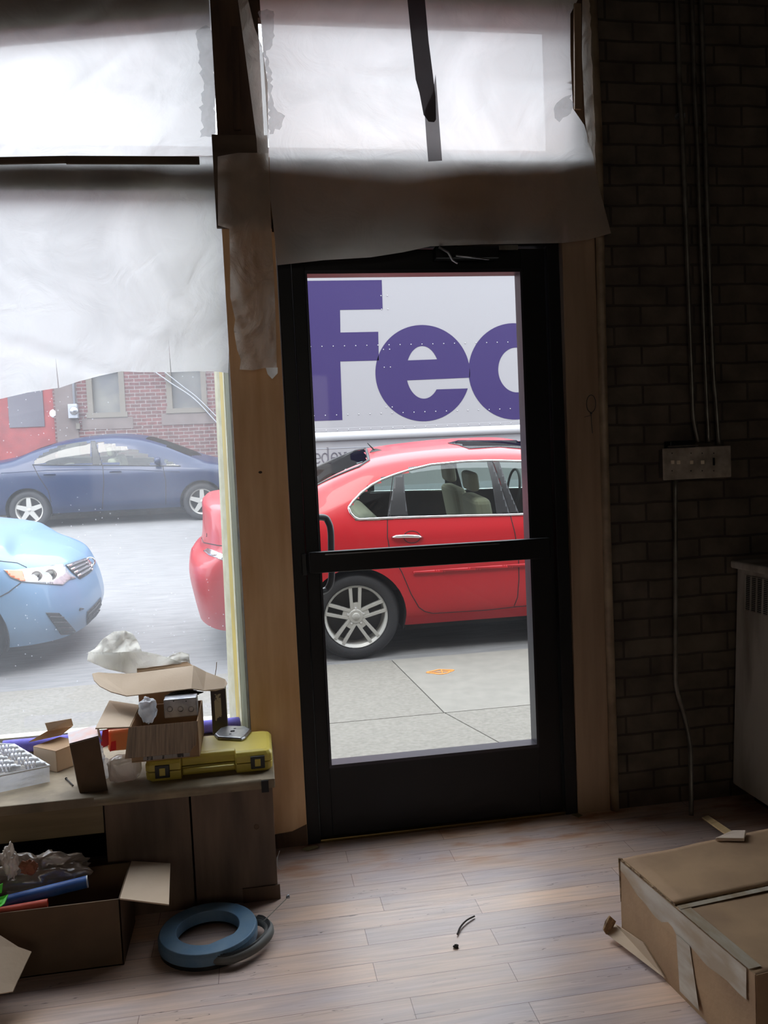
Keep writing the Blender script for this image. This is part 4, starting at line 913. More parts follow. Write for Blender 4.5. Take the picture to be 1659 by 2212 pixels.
psheet('window_paper', [(-300, -80), (470, -80), (464, 100), (466, 300), (470, 338), (430, 336), (-300, 352)], .03, 'white translucent paper over the upper left window pane', seed=1,
       dyn=lambda x, y: -.006*crease((0, 150), (1, -.6), x, y, 12)-.005*crease((80, 260), (1, -.8), x, y, 9))
low = [(-300, 352), (430, 338), (470, 335), (470, 487), (490, 492), (492, 600), (497, 660), (495, 740), (493, 806), (470, 803), (430, 802), (370, 804), (364, 730), (368, 804), (300, 804), (262, 802), (215, 812), (170, 824), (128, 838), (120, 772), (125, 838), (60, 848), (0, 862), (-300, 920)]
psheet('window_paper', low, .02, 'white translucent paper with torn lower edge over the big left window', 'paper_low', seed=2,
       dyn=lambda x, y: -.008*crease((230, 805), (1, .3), x, y, 10)-.010*max(0, min(1, (y-720)/120))*abs(noise.noise(Vector((x*.02, 0, 3)))))
right = [(556, -80), (1290, -80), (1232, 30), (1232, 120), (1238, 235), (1262, 270), (1280, 330), (1293, 400), (1306, 450), (1320, 504), (1270, 518), (1215, 525), (1110, 527), (1040, 528), (930, 532), (870, 545), (800, 556), (700, 562), (599, 573), (594, 520), (584, 430), (582, 340), (580, 305)]
def rdyn(x, y):
    d = -.035*max(0, min(1, (y-330)/180))
    d -= .02*math.exp(-((x-830)/220)**2)*max(0, min(1, (y-300)/60))
    d -= .008*crease((1045, 30), (.05, 1), x, y, 4)+.006*crease((960, 170), (1, .05), x, y, 5)
    return d
psheet('transom_paper', right, -.014, 'wide translucent paper draped over the window above the door', seed=3, dyn=rdyn)
psheet('paper_strip', [(1258, -60), (1276, -60), (1279, 100), (1284, 300), (1295, 402), (1285, 380), (1271, 320), (1263, 250), (1257, 120)], -.012, 'narrow paper edge beside the painted pipe at the top right of the transom', 'paper_loose', 6, .006, .03, None, 12, 'paper strip')
side = [(1232, 30), (1262, -80), (1290, -80), (1280, 60), (1282, 200), (1284, 330), (1300, 400), (1290, 380), (1262, 270), (1240, 240)]
def ldyn(x, y): return -.03-.02*max(0, min(1, (y-500)/250))-.006*crease((560, 560), (.16, 1), x, y, 6)-.007*crease((530, 700), (.35, 1), x, y, 6)-.004*crease((545, 640), (.1, 1), x, y, 4)
psheet('paper_strip', [(514, 330), (470, 338), (471, 487), (495, 494), (497, 560), (497, 640), (508, 690), (505, 712), (512, 755), (520, 776), (518, 798), (545, 800), (572, 795), (598, 802), (596, 700), (592, 600), (586, 500), (583, 400), (580, 330)], -.0, 'loose wrinkled paper strip hanging down the post beside the door', 'paper_loose', 8, .010, .022, ldyn, 4, 'paper strip')
psheet('paper_strip', [(512, -60), (536, 0), (550, 60), (566, 100), (578, 180), (580, 330), (556, 334), (554, 300), (542, 210), (530, 120), (514, 0), (508, -60)], -.03, 'narrow pale paper strip twisting down the dark post between the windows', 'paper_loose', 8, .008, .02, lambda x, y: -.01, 5, 'paper strip')
psheet('paper_tip', [(574, 794), (600, 794), (600, 806), (588, 819), (578, 808)], -.075, 'small folded white tip at the bottom of the hanging paper strip', 'white_paper', 5, .001, .02, None, 6, 'paper scrap')
# thin wooden sticks holding the paper
def board(name, a, b, w_, Y, m_, label, th=.01):
    a, b = P(*a, Y=Y), P(*b, Y=Y); d_ = (b-a).normalized(); n_ = Vector((d_.z, 0, -d_.x))*w_/2
    return tag(MB().prism([a-n_, a+n_, b+n_, b-n_], (0, -th, 0)).build(name, m_, bevel=.001, origin=tuple(a)), label, 'batten')
board('wood_batten', (-60, 350), (143, 346), .022, .0, 'battens', 'grey batten nailed over the paper at the far left')
board('wood_batten', (143, 347), (431, 348), .025, .0, 'battens', 'longer grey batten nailed over the paper between the window panes')
board('wood_batten', (507, 60), (513, 282), .024, -.008, 'darkwood', 'narrow dark batten nailed upright to the post between the windows')
board('wood_batten', (1246, 10), (1247, 238), .026, -.012, 'casing', 'narrow wooden batten upright at the right edge of the transom paper')
# dark tape hanging over the transom paper
ts = [(876, -60), (914, -60), (918, 0), (926, 90), (935, 160), (941, 210), (942, 258), (938, 264), (926, 263), (915, 248), (906, 200), (898, 172), (888, 80), (880, 0)]
psheet('hanging_tape', ts, -.10, 'dark smoky tape strip hanging from above over the transom paper', 'tapestrip', 10, .003, .02, None, 7, 'tape')
psheet('hanging_tape', [(917, 240), (935, 200), (941, 160), (955, 347), (925, 349), (921, 300)], -.095, 'lighter lower end of the dark tape hanging over the transom paper', 'tapestrip2', 10, .001, .02, None, 8, 'tape')
# torn tape residue on the paper edges
psheet('torn_tape', ragged([(425, 65), (445, 55), (462, 70), (464, 200), (466, 298), (436, 297), (434, 240), (440, 180), (428, 120)]), .008, 'torn glassy tape along the right edge of the upper left paper', 'clearbag', 6, .003, .06, None, 9, 'tape')
psheet('torn_tape', ragged([(560, 20), (592, 24), (590, 100), (574, 110), (585, 150), (590, 230), (612, 250), (610, 275), (582, 290), (578, 180), (565, 90)]), -.02, 'torn glassy tape along the left edge of the transom paper', 'clearbag', 6, .003, .06, None, 10, 'tape')
psheet('torn_tape', ragged([(1196, 235), (1215, 212), (1232, 205), (1236, 235), (1225, 250), (1210, 262), (1200, 255)]), -.03, 'torn glassy tape at the right edge of the transom paper', 'clearbag', 5, .003, .06, None, 11, 'tape')
# ================================================================ STREET THINGS
def two_sided(name, back=(.02, .02, .02)):
    """paint outside, dark trim inside"""
    m = M[name]; b = m.node_tree.nodes['Principled BSDF']; g_ = N(m, 'ShaderNodeNewGeometry'); mx = N(m, 'ShaderNodeMix', data_type='RGBA')
    mx.inputs[6].default_value = b.inputs['Base Color'].default_value; mx.inputs[7].default_value = (*back, 1)
    LK(m, g_.outputs['Backfacing'], mx.inputs[0]); LK(m, mx.outputs[2], b.inputs['Base Color'])
for n_ in ('redpaint', 'bluepaint', 'skypaint'): two_sided(n_)
def inpoly(x, y, poly):
    c = False; j = len(poly)-1
    for i in range(len(poly)):
        if (poly[i][1] > y) != (poly[j][1] > y) and x < (poly[j][0]-poly[i][0])*(y-poly[i][1])/(poly[j][1]-poly[i][1])+poly[i][0]: c = not c
        j = i
    return c
def hermite(pts, step=None, k=None, kk=None):
    n = len(pts); u = [0]
    for i in range(1, n): u.append(u[-1]+max(1e-4, (pts[i]-pts[i-1]).length))
    m_ = []
    for i in range(n):
        a, b = max(0, i-1), min(n-1, i+1); m_.append((pts[b]-pts[a])/(u[b]-u[a]))
    out = []
    for i in range(n-1):
        c = kk[i]; h = u[i+1]-u[i]
        for j in range(c):
            t = j/c; out.append(pts[i]*(2*t**3-3*t*t+1)+m_[i]*h*(t**3-2*t*t+t)+pts[i+1]*(-2*t**3+3*t*t)+m_[i+1]*h*(t**3-t*t))
    out.append(pts[-1]); return out
class Car:
    def __init__(s, name, label, y0, zg, W, stations, paint, wheels, R, step=.03, Ra=None):
        s.y0, s.zg, s.W, s.paint = y0, zg, W, paint; s.ct, s.st = math.cos(TILT), math.sin(TILT)
        xm = (wheels[0]+wheels[1])/2
        s.root = thing(name, s.T(xm, 0, 0), label, 'car'); s.name = name
        nt_ = len(stations[0][1])
        tr = [[Vector((x+(p[2] if len(p) > 2 else 0), p[0], p[1])) for x, ps in stations for p in [ps[k]]] for k in range(nt_)]
        kk = []
        for i in range(len(stations)-1):
            L = max((tr[k][i+1]-tr[k][i]).length for k in range(nt_)); kk.append(max(2, int(L/step)))
        rows = [hermite(t, kk=kk) for t in tr]
        nx = len(rows[0]); kc = [5]*(nt_-1); grid = []
        for i in range(nx): grid.append(hermite([rows[k][i] for k in range(nt_)], kk=kc))
        ny = len(grid[0]); s.v = []; s.f = []; s.fi = {}
        Ra = Ra or R+.055; s.wheels = wheels; s.R = R
        local = []
        for sg in (1, -1):
            for i in range(nx):
                for j in range(ny): p = grid[i][j]; local.append(Vector((p.x, p.y*sg, p.z)))
        def arch(q):
            for wx in wheels:
                if q.z < R+Ra and math.hypot(q.x-wx, q.z-R) < Ra and abs(q.y) > W*.72: return wx
            return None
        faces = []; info = []
        for sg in (0, 1):
            for i in range(nx-1):
                for j in range(ny-1):
                    a = sg*nx*ny+i*ny+j; f = [a, a+ny, a+ny+1, a+1]
                    if (sg == 0) == (stations[0][0] > stations[-1][0]): f = f[::-1]
                    faces.append(f); info.append((i, j, sg))
        s.full = [s.T(*q) for q in local]
        s.bvh = BVHTree.FromPolygons(s.full, faces)
        s.dead = set()
        for n_, f in enumerate(faces):
            c = sum((local[k] for k in f), Vector())/4
            if info[n_][1] < ny*.62 and arch(c) is not None: s.dead.add(n_)
        moved = set()
        live = set(k for n_, f in enumerate(faces) if n_ not in s.dead for k in f)
        for n_ in s.dead:
            for k in faces[n_]:
                if k in live and k not in moved:
                    q = local[k]; wx = min(wheels, key=lambda t: abs(t-q.x))
                    if abs(math.hypot(q.x-wx, q.z-R)-Ra) < .06 and abs(q.y) > W*.6:
                        d = Vector((q.x-wx, q.z-R)); L = d.length or 1; local[k] = Vector((wx+d.x/L*Ra, q.y, R+d.y/L*Ra)); moved.add(k)
        s.local, s.faces, s.info, s.nx, s.ny, s.Ra = local, faces, info, nx, ny, Ra
        s.panes = []
    def T(s, x, q, h):
        lat = s.W-q; return Vector((x, s.y0+lat*s.ct-h*s.st, s.zg+lat*s.st+h*s.ct))
    def inv(s, v):
        dy, dz = v.y-s.y0, v.z-s.zg; return (v.x, s.W-(dy*s.ct+dz*s.st), -dy*s.st+dz*s.ct)
    def mir(s, v): x, q, h = s.inv(v); return s.T(x, -q, h)
    def cut(s, name, poly, m, side=True):
        """window opening: the pane takes the place of the bodywork (near side and its mirror)"""
        sel = set()
        for n_, f in enumerate(s.faces):
            i, j, sg = s.info[n_]
            if side and sg == 1: continue
            c = sum((s.T(*s.local[k]) for k in f), Vector())/4
            if inpoly(*PROJ(c), poly): sel.add((i, j))
        for sg in (0, 1):
            idx = [n_ for n_ in range(len(s.faces)) if s.info[n_][2] == sg and (s.info[n_][0], s.info[n_][1]) in sel]
            s.dead |= set(idx); s.panes.append((name, idx, m))
    def cutplan(s, name, poly, hmin, m):
        idx = [n_ for n_, f in enumerate(s.faces) if (lambda c: c.z > hmin and inpoly(c.x, abs(c.y), poly))(sum((s.local[k] for k in f), Vector())/4)]
        s.dead |= set(idx); s.panes.append((name, idx, m))
    def finish(s):
        vs = [s.T(*q) for q in s.local]
        def sub(idx, nm, m):
            mp = {}; V = []; F = []
            for n_ in idx:
                g_ = []
                for k in s.faces[n_]:
                    if k not in mp: mp[k] = len(V); V.append(vs[k])
                    if mp[k] not in g_: g_.append(mp[k])
                if len(g_) > 2: F.append(g_)
            if F: return obj(nm, V, F, m, s.root, smooth=True)
        s.body = sub([n_ for n_ in range(len(s.faces)) if n_ not in s.dead], 'body_shell', s.paint)
        bm = bmesh.new(); bm.from_mesh(s.body.data); bmesh.ops.remove_doubles(bm, verts=bm.verts, dist=.0015); bm.to_mesh(s.body.data); bm.free()
        for nm, idx, m in s.panes: sub(idx, nm, m)
        # wheel wells and floor pan
        W = s.W
        for wx in s.wheels:
            for sg in (1, -1):
                b = MB()
                pr = []; n = 20
                for i in range(n+1):
                    a = math.radians(-20+220*i/n); pr.append((wx+s.Ra*math.cos(a), s.R+s.Ra*math.sin(a)))
                for i in range(n):
                    (x0, h0), (x1, h1) = pr[i], pr[i+1]
                    b.add([s.T(x0, sg*(W-.035), h0), s.T(x1, sg*(W-.035), h1), s.T(x1, sg*(W-.36), h1), s.T(x0, sg*(W-.36), h0)], [(0, 1, 2, 3)])
                b.add([s.T(x, sg*(W-.36), h) for x, h in pr], [list(range(n+1))])
                b.build('wheel_well', 'dark', s.root)
        x0, x1 = s.wheels; fl = MB()
        vsb = [s.T(x, q, h) for h in (.2, .55) for x, q in ((x0-.75, W-.2), (x1+.6, W-.2), (x1+.6, -W+.2), (x0-.75, -W+.2))]
        for xa_, xb_, qa in ((x0+s.Ra, x1-s.Ra, W-.09), (x0-.7, x1+.55, W-.38)):
            vsb = [s.T(x, q, h) for h in (.2, .62) for x, q in ((xa_, qa), (xb_, qa), (xb_, -qa), (xa_, -qa))]
            fl.add(vsb, [(0, 1, 2, 3), (7, 6, 5, 4), (0, 4, 5, 1), (1, 5, 6, 2), (2, 6, 7, 3), (3, 7, 4, 0)])
        fl.build('floor_pan', 'dark', s.root)
    def hit(s, x, y, off=.003):
        d = P(x, y).normalized(); h = s.bvh.ray_cast(CAM, d)
        if h[0] is None:
            q = CAM+d*((s.y0+.3-CAM.y)/d.y); h = s.bvh.find_nearest(q)
        n = h[1]
        if n.dot(d) > 0: n = -n
        return h[0]+n*off
    def patch(s, name, poly, m, off=.004, step=5, both=False, solid=.003, parent=None):
        vs, fs = fill2d(poly, step); V = [s.hit(v.x, v.y, off) for v in vs]
        o = obj(name, V, fs, m, parent or s.root, smooth=True, solid=solid)
        if both: obj(name, [s.mir(v) for v in V], [f[::-1] for f in fs], m, parent or s.root, smooth=True, solid=solid)
        return o
    def line(s, name, pts, r, m, both=True, sub=6, off=0., smooth=True):
        px = []
        for i in range(len(pts)-1):
            for j in range(sub): t = j/sub; px.append((pts[i][0]+(pts[i+1][0]-pts[i][0])*t, pts[i][1]+(pts[i+1][1]-pts[i][1])*t))
        px.append(pts[-1]); V = [s.hit(x, y, off) for x, y in px]
        o = MB().tube(V, r, 6).build(name, m, s.root, smooth=True)
        if both: MB().tube([s.mir(v) for v in V], r, 6).build(name, m, s.root, smooth=True)
        return o
    def wheel(s, rim, style, inset=.03, w_=.2):
        R = s.R
        for wx in s.wheels:
            for sg in (1, -1):
                c = s.T(wx, sg*(s.W-inset), R); ax = (s.T(wx, sg*(s.W-1), R)-s.T(wx, sg*s.W, R)).normalized()
                X = Vector((1, 0, 0)); Z = Vector((0, -s.st, s.ct))
                wo_ = MB().lathe([(rim-.004, .012), (rim+.012, .0), (rim+(R-rim)*.6, -.006), (R-.02, .004), (R, .03), (R, w_-.03), (R-.02, w_), (rim, w_)], c, ax, 48).build('tyre', 'tire', s.root, smooth=True)
                r_ = MB().lathe([(rim, .0), (rim, .010), (rim-.014, .010), (rim-.022, .03), (rim-.035, w_-.02)], c, ax, 48)
                rm = r_.build('wheel_rim', 'alloy', wo_, smooth=True)
                MB().lathe([(.0001, .11), (rim-.03, .115)], c, ax, 32).build('brake_disc', mat('brake_shade', (.03, .03, .032), .6) if 'brk' not in M else M['brk'], wo_)
                b = MB(); P_ = lambda u, v, d: c+X*u+Z*v+ax*d
                for k in range(5):
                    a = math.radians(90+72*k); ca_, sa_ = math.cos(a), math.sin(a)
                    def pt(t, l, d): return P_(ca_*t-sa_*l, sa_*t+ca_*l, d)
                    if style == 'double':
                        for sd_ in (1, -1):
                            for (l0, l1, m0, m1) in ((.018, .040, .024, .050),):
                                poly = [(.05, sd_*l0), (rim-.012, sd_*m0), (rim-.012, sd_*m1), (.05, sd_*l1)]
                                b.add([pt(t, l, .016 if i_ == 0 else .008 if t > .1 else .016) for i_, (t, l) in enumerate(poly)]+[pt(t, l, .05) for t, l in poly], [(0, 1, 2, 3), (7, 6, 5, 4), (0, 4, 5, 1), (1, 5, 6, 2), (2, 6, 7, 3), (3, 7, 4, 0)])
                        poly = [(.03, -.035), (.105, -.02), (.105, .02), (.03, .035)]
                        b.add([pt(t, l, .018) for t, l in poly]+[pt(t, l, .05) for t, l in poly], [(0, 1, 2, 3), (7, 6, 5, 4), (0, 4, 5, 1), (1, 5, 6, 2), (2, 6, 7, 3), (3, 7, 4, 0)])
                    else:
                        poly = [(.03, -.042), (rim-.01, -.030), (rim-.01, .030), (.03, .042)]
                        b.add([pt(t, l, .012) for t, l in poly]+[pt(t, l, .05) for t, l in poly], [(0, 1, 2, 3), (7, 6, 5, 4), (0, 4, 5, 1), (1, 5, 6, 2), (2, 6, 7, 3), (3, 7, 4, 0)])
                b.lathe([(.0001, .010), (.05, .012), (.062, .02), (.075, .05)], c, ax, 24)
                b.build('wheel_spokes', 'alloy', wo_, bevel=.002)
                if sg == 1:
                    for k in range(5):
                        a = math.radians(90+72*k); q = P_(.062*math.cos(a), .062*math.sin(a), .017)
                        MB().lathe([(.0001, -.004), (.008, -.004), (.011, .001), (.014, .002), (.014, .004)], q, ax, 12).build('lug_nut', 'chrome', wo_)
                    MB().lathe([(.0001, .004), (.026, .006), (.030, .011)], c, ax, 20).build('centre_cap', 'alloy', wo_, smooth=True)
M['brk'] = mat('brake_shade', (.03, .03, .032), .6)
# ---------------- red saloon by the kerb
WR = .92
def cab(x, belt, mid, rail, top, low=.24, w=(.86, .91, .92, .90)):
    return (x, [(w[0], low), (w[1], .36), (w[2], .65), (w[3], .93), belt, mid, rail, (0, top)])
stR = [
 (-1.13, [(0, .30, .03), (0, .44), (0, .66, -.03), (0, .79, -.005), (0, .86, .075), (0, 1.05, .10), (0, 1.20, .11), (0, 1.235, .17)]),
 (-1.09, [(.45, .29, .03), (.46, .44), (.47, .66, -.03), (.47, .79, -.005), (.45, .86, .075), (.42, 1.05, .10), (.38, 1.20, .11), (0, 1.24, .20)]),
 (-.96, [(.74, .28, .04), (.78, .44), (.80, .66, -.03), (.79, .79, -.005), (.75, .87, .06), (.71, 1.06, .08), (.62, 1.19, .09), (0, 1.24, .22)]),
 (-.70, [(.83, .27), (.88, .40), (.89, .65), (.88, .88), (.82, 1.06), (.76, 1.14), (.64, 1.19), (0, 1.23, .15)]),
 (-.45, [(.85, .26), (.90, .38), (.91, .65), (.895, .92), (.84, 1.08), (.77, 1.15), (.62, 1.20), (0, 1.225, .10)]),
 (-.20, [(.86, .25), (.91, .36), (.92, .65), (.90, .93), (.85, 1.09), (.77, 1.19), (.63, 1.28), (0, 1.30, .08)]),
 (.05, [(.86, .24), (.91, .36), (.92, .65), (.90, .93), (.86, 1.08), (.77, 1.24), (.63, 1.38), (0, 1.44, .02)]),
 (.30, [(.86, .24), (.91, .36), (.92, .65), (.90, .93), (.86, 1.07), (.77, 1.29), (.63, 1.46), (0, 1.54)]),
 cab(.70, (.86, 1.065), (.77, 1.32), (.63, 1.51), 1.59), cab(1.2, (.86, 1.06), (.77, 1.33), (.63, 1.52), 1.61),
 cab(1.65, (.86, 1.055), (.77, 1.31), (.63, 1.49), 1.58), cab(2.0, (.86, 1.05), (.78, 1.24), (.66, 1.37), 1.42),
 cab(2.4, (.86, 1.04), (.80, 1.08), (.70, 1.12), 1.15), cab(2.9, (.85, .98), (.78, 1.02), (.60, 1.05), 1.08),
 (3.5, [(.83, .24), (.89, .36), (.90, .62), (.87, .82), (.80, .92), (.70, .95), (.50, .97), (0, .99)]),
 (3.85, [(.70, .24), (.74, .36), (.75, .58), (.72, .74), (.66, .82), (.58, .85), (.40, .87), (0, .88)]),
 (4.0, [(0, .24), (0, .36, .02), (0, .56, .02), (0, .70), (0, .78, -.03), (0, .80, -.06), (0, .82, -.1), (0, .83, -.14)]),
]
red = Car('red_sedan', 'bright red saloon parked at the kerb in front of the door', 3.315, -.148, WR, stR, 'redpaint', (.119, 2.926), .34, step=.022, Ra=.385)
Q = [(753, 1098), (762, 1084), (780, 1064), (802, 1047), (825, 1036), (858, 1025), (856, 1070), (848, 1119), (772, 1121), (759, 1110)]
RD = [(860, 1024), (885, 1015), (930, 1004), (1000, 997), (1062, 995), (1075, 1030), (1085, 1060), (1092, 1112), (866, 1117), (862, 1070)]
FD = [(1074, 996), (1150, 998), (1230, 1010), (1290, 1035), (1340, 1080), (1345, 1100), (1110, 1109), (1094, 1055)]
red.cut('quarter_glass', Q, 'glass_car'); red.cut('rear_door_glass', RD, 'glass_car'); red.cut('front_door_glass', FD, 'glass_car')
red.cutplan('rear_window', [(-.30, -.1), (-.33, .54), (.22, .56), (.30, .5), (.36, -.1)], 1.2, 'glass_rear')
red.cutplan('windscreen', [(1.72, -.1), (1.68, .52), (2.36, .64), (2.42, -.1)], 1.12, 'glass_car')
red.finish()
red.patch('pillar_cover', [(853, 1030), (872, 1024), (873, 1045), (876, 1080), (881, 1115), (837, 1118), (846, 1070)], 'darktrim', both=True)
red.patch('pillar_cover', [(1052, 998), (1063, 998), (1078, 1040), (1101, 1111), (1073, 1112), (1062, 1040)], 'darktrim', both=True)
red.patch('pillar_cover', [(1065, 998), (1078, 998), (1096, 1050), (1121, 1110), (1102, 1111), (1080, 1040)], 'darktrim', both=True)
chl = [(753, 1097), (762, 1084), (780, 1065), (802, 1048), (825, 1036), (851, 1026), (885, 1015), (930, 1004), (1000, 997), (1062, 995), (1150, 997), (1230, 1006), (1290, 1031)]
red.line('chrome_trim', chl, .0105, 'chrome', sub=4); red.line('chrome_trim', [(753, 1097), (757, 1108), (766, 1118), (776, 1122), (860, 1118), (1000, 1114), (1102, 1112), (1200, 1108), (1345, 1104)], .0105, 'chrome', sub=4)
red.line('panel_seam', [(849, 1029), (837, 1120), (837, 1160), (842, 1190), (868, 1236), (888, 1283), (905, 1312), (918, 1321), (935, 1325), (1050, 1318), (1112, 1311)], .0035, 'seam')
red.line('panel_seam', [(1064, 998), (1082, 1050), (1102, 1112), (1112, 1150), (1120, 1200), (1121, 1250), (1118, 1290), (1110, 1311), (1200, 1303), (1400, 1288)], .0035, 'seam')
red.patch('side_moulding', [(893, 1234), (1000, 1226), (1147, 1216), (1350, 1203), (1350, 1210), (1147, 1223), (1000, 1233), (893, 1240)], 'redpaint', off=.006, solid=.012, both=True)
red.patch('roof_reflection', [(967, 958), (990, 952), (1140, 952), (1150, 972), (1080, 966), (1013, 970), (990, 962)], 'glass_dark', off=.004)  # dark patch shaped after a reflection on the roof, no opening panel
def handle(car, x0, x1, y, hgt, m):
    pts = [(x0, y+1)]+[(x0+(x1-x0)*t, y-hgt*.15*math.sin(math.pi*t)) for t in (.15, .35, .5, .65, .85)]+[(x1, y+.5)]
    V = [car.hit(a, b, .022 if 0 < i < 6 else .006) for i, (a, b) in enumerate(pts)]
    rr = [.006, .013, .014, .014, .014, .013, .006]
    o = MB().tube(V, rr, 10).build('door_handle', m, car.root, smooth=True)
    MB().tube([car.mir(v) for v in V], rr, 10).build('door_handle', m, car.root, smooth=True)
    return o
handle(red, 845, 913, 1160, 10, 'chrome'); handle(red, 1136, 1200, 1151, 10, 'chrome')
cup = [(890+18*math.cos(a), 1160+13*math.sin(a)) for a in [i*math.pi/12 for i in range(25)]]
red.line('handle_cup', cup, .003, 'seam', sub=1)
# rear bumper details
red.line('panel_seam', [(431, 1152), (440, 1172), (470, 1178), (498, 1180)], .004, 'seam', both=False)
red.patch('chrome_strip', [(440, 1190), (450, 1184), (498, 1204), (498, 1216), (452, 1200)], 'chrome')
a0 = red.hit(806, 976, .0); a1 = red.hit(830, 974, .0)
an = MB(); an.add([a0+Vector((-.03, -.015, -.004)), a0+Vector((.10, -.015, 0)), a0+Vector((.10, .02, 0)), a0+Vector((-.03, .02, -.004)), a0+Vector((.0, 0, .028)), a0+Vector((.04, 0, .024))], [(0, 1, 5, 4), (2, 3, 4, 5), (0, 4, 3), (1, 2, 5), (0, 3, 2, 1)])
an.tube([a0+Vector((.01, 0, .015)), a0+Vector((-.045, 0, .075))], [.008, .003], 8); an.build('roof_antenna', 'plastic_black', red.root, smooth=False)
# cabin
def carbox(car, nm, x0, x1, q0, q1, h0, h1, m, bev=.03, sk=0.):
    vs = [car.T(x+(sk if h == h1 else 0), q, h) for h in (h0, h1) for x, q in ((x0, q0), (x1, q0), (x1, q1), (x0, q1))]
    return obj(nm, vs, [(0, 1, 2, 3), (7, 6, 5, 4), (0, 4, 5, 1), (1, 5, 6, 2), (2, 6, 7, 3), (3, 7, 4, 0)], m, car.root, bevel=bev, seg=3)
def cabin(car, x0, x1, fx, rx, W, top, seatm='seat'):
    carbox(car, 'cabin_tub', x0, x1, W-.14, -(W-.14), .5, top-.32, 'interior_dark', .01)
    for q in (.38, -.38):
        carbox(car, 'front_seat', fx, fx+.14, q+.24, q-.24, .5, top+.10, seatm, .05, -.12); carbox(car, 'headrest', fx-.12, fx-.03, q+.13, q-.13, top+.14, top+.30, seatm, .035, -.02)
    carbox(car, 'rear_seat', rx, rx+.18, .68, -.68, .5, top-.02, seatm, .06, -.14)
    carbox(car, 'dashboard', x1-.45, x1-.02, W-.16, -(W-.16), .5, top-.02, 'interior_dark', .04)
cabin(red, .15, 2.45, 1.25, .35, WR, 1.06)
c0 = red.T(1.78, -.38, 1.10); MB().tube([c0+Vector((.05*math.sin(a)*0+.06*math.cos(a)*.4, .18*math.sin(a), .18*math.cos(a))) for a in [i*math.pi/12 for i in range(25)]], .012, 8).build('steering_wheel', 'interior_dark', red.root, smooth=True)
def ontop(car, x, q):
    a = car.T(x, q, 3.0); d = (car.T(x, q, 0)-a).normalized(); return car.bvh.ray_cast(a, d)[0]
for sg in (1, -1):
    ed = []
    for (x0, q0), (x1, q1) in (((-.34, .0), (-.345, .545)), ((-.345, .545), (.22, .575)), ((.22, .575), (.31, .5)), ((.31, .5), (.36, .0))):
        for i in range(12): t = i/12; ed.append(ontop(red, x0+(x1-x0)*t, sg*(q0+(q1-q0)*t)))
    MB().tube([v for v in ed if v is not None], .013, 6).build('window_seal', 'darktrim', red.root, smooth=True)
red.wheel(.243, 'double')
# ---------------- dark blue saloon across the street
WH = .875; GH = street_z(11.2)
def hs(x, belt, mid, rail, top, w=(.82, .865, .875, .86)):
    return (x, [(w[0], .24), (w[1], .36), (w[2], .60), (w[3], .84), belt, mid, rail, (0, top)])
stH = [
 (-5.15, [(0, .30), (0, .42), (0, .60), (0, .78, .02), (0, .93, .05), (0, 1.0, .08), (0, 1.04, .1), (0, 1.06, .14)]),
 (-5.00, [(.66, .28), (.70, .42), (.72, .60), (.70, .80, .02), (.66, .94, .04), (.60, 1.0, .07), (.50, 1.05, .1), (0, 1.07, .1)]),
 (-4.75, [(.78, .26), (.83, .38), (.85, .60), (.83, .84), (.76, .97), (.70, 1.03), (.58, 1.07), (0, 1.09)]),
 (-4.45, [(.80, .25), (.86, .36), (.87, .60), (.85, .86), (.79, .99), (.71, 1.07), (.58, 1.12), (0, 1.15)]),
 (-4.10, [(.82, .24), (.865, .36), (.875, .60), (.86, .86), (.80, .99), (.71, 1.13), (.56, 1.24), (0, 1.28)]),
 (-3.70, [(.82, .24), (.865, .36), (.875, .60), (.86, .86), (.80, .98), (.70, 1.19), (.54, 1.34), (0, 1.38)]),
 hs(-3.2, (.80, .975), (.69, 1.23), (.53, 1.40), 1.445), hs(-2.8, (.80, .965), (.69, 1.24), (.53, 1.41), 1.455), hs(-2.4, (.80, .955), (.70, 1.20), (.54, 1.36), 1.405),
 hs(-2.0, (.80, .945), (.72, 1.09), (.58, 1.23), 1.275), hs(-1.65, (.80, .93), (.75, .99), (.64, 1.08), 1.11), hs(-1.35, (.80, .90), (.74, .94), (.62, .97), .985),
 (-1.0, [(.79, .24), (.84, .36), (.85, .56), (.83, .76), (.76, .84), (.68, .88), (.5, .90), (0, .92)]),
 (-.75, [(.70, .22), (.74, .34), (.75, .52), (.72, .68), (.66, .74), (.58, .78), (.4, .80), (0, .81)]),
 (-.58, [(0, .22), (0, .34, .03), (0, .50, .03), (0, .62), (0, .68, -.03), (0, .70, -.05), (0, .72, -.08), (0, .73, -.12)]),
]
hon = Car('blue_sedan', 'dark blue saloon parked on the far side of the street', 11.2, GH, WH, stH, 'bluepaint', (-4.194, -1.453), .315, step=.03, Ra=.36)
hon.cut('rear_door_glass', [(71, 1003), (78, 992), (93, 979), (123, 965), (161, 957), (194, 955), (199, 1003)], 'glass_car')
hon.cut('front_door_glass', [(208, 955), (239, 958), (284, 969), (329, 988), (350, 1002), (222, 1003)], 'glass_car')
hon.cut('front_quarter_glass', [(354, 991), (372, 998), (386, 1006), (358, 1006)], 'glass_car')
hon.cutplan('windscreen', [(-2.35, -.1), (-2.35, .46), (-1.6, .60), (-1.45, -.1)], 1.0, 'glass_car')
hon.cutplan('rear_window', [(-4.45, -.1), (-4.4, .5), (-3.85, .46), (-3.8, -.1)], 1.0, 'glass_dark')
hon.finish()
hon.patch('pillar_cover', [(196, 953), (206, 953), (221, 1004), (200, 1004)], 'darktrim', step=4, both=True)
hon.line('window_seal', [(70, 1004), (150, 1005), (250, 1005), (390, 1007)], .010, 'darktrim', sub=3)
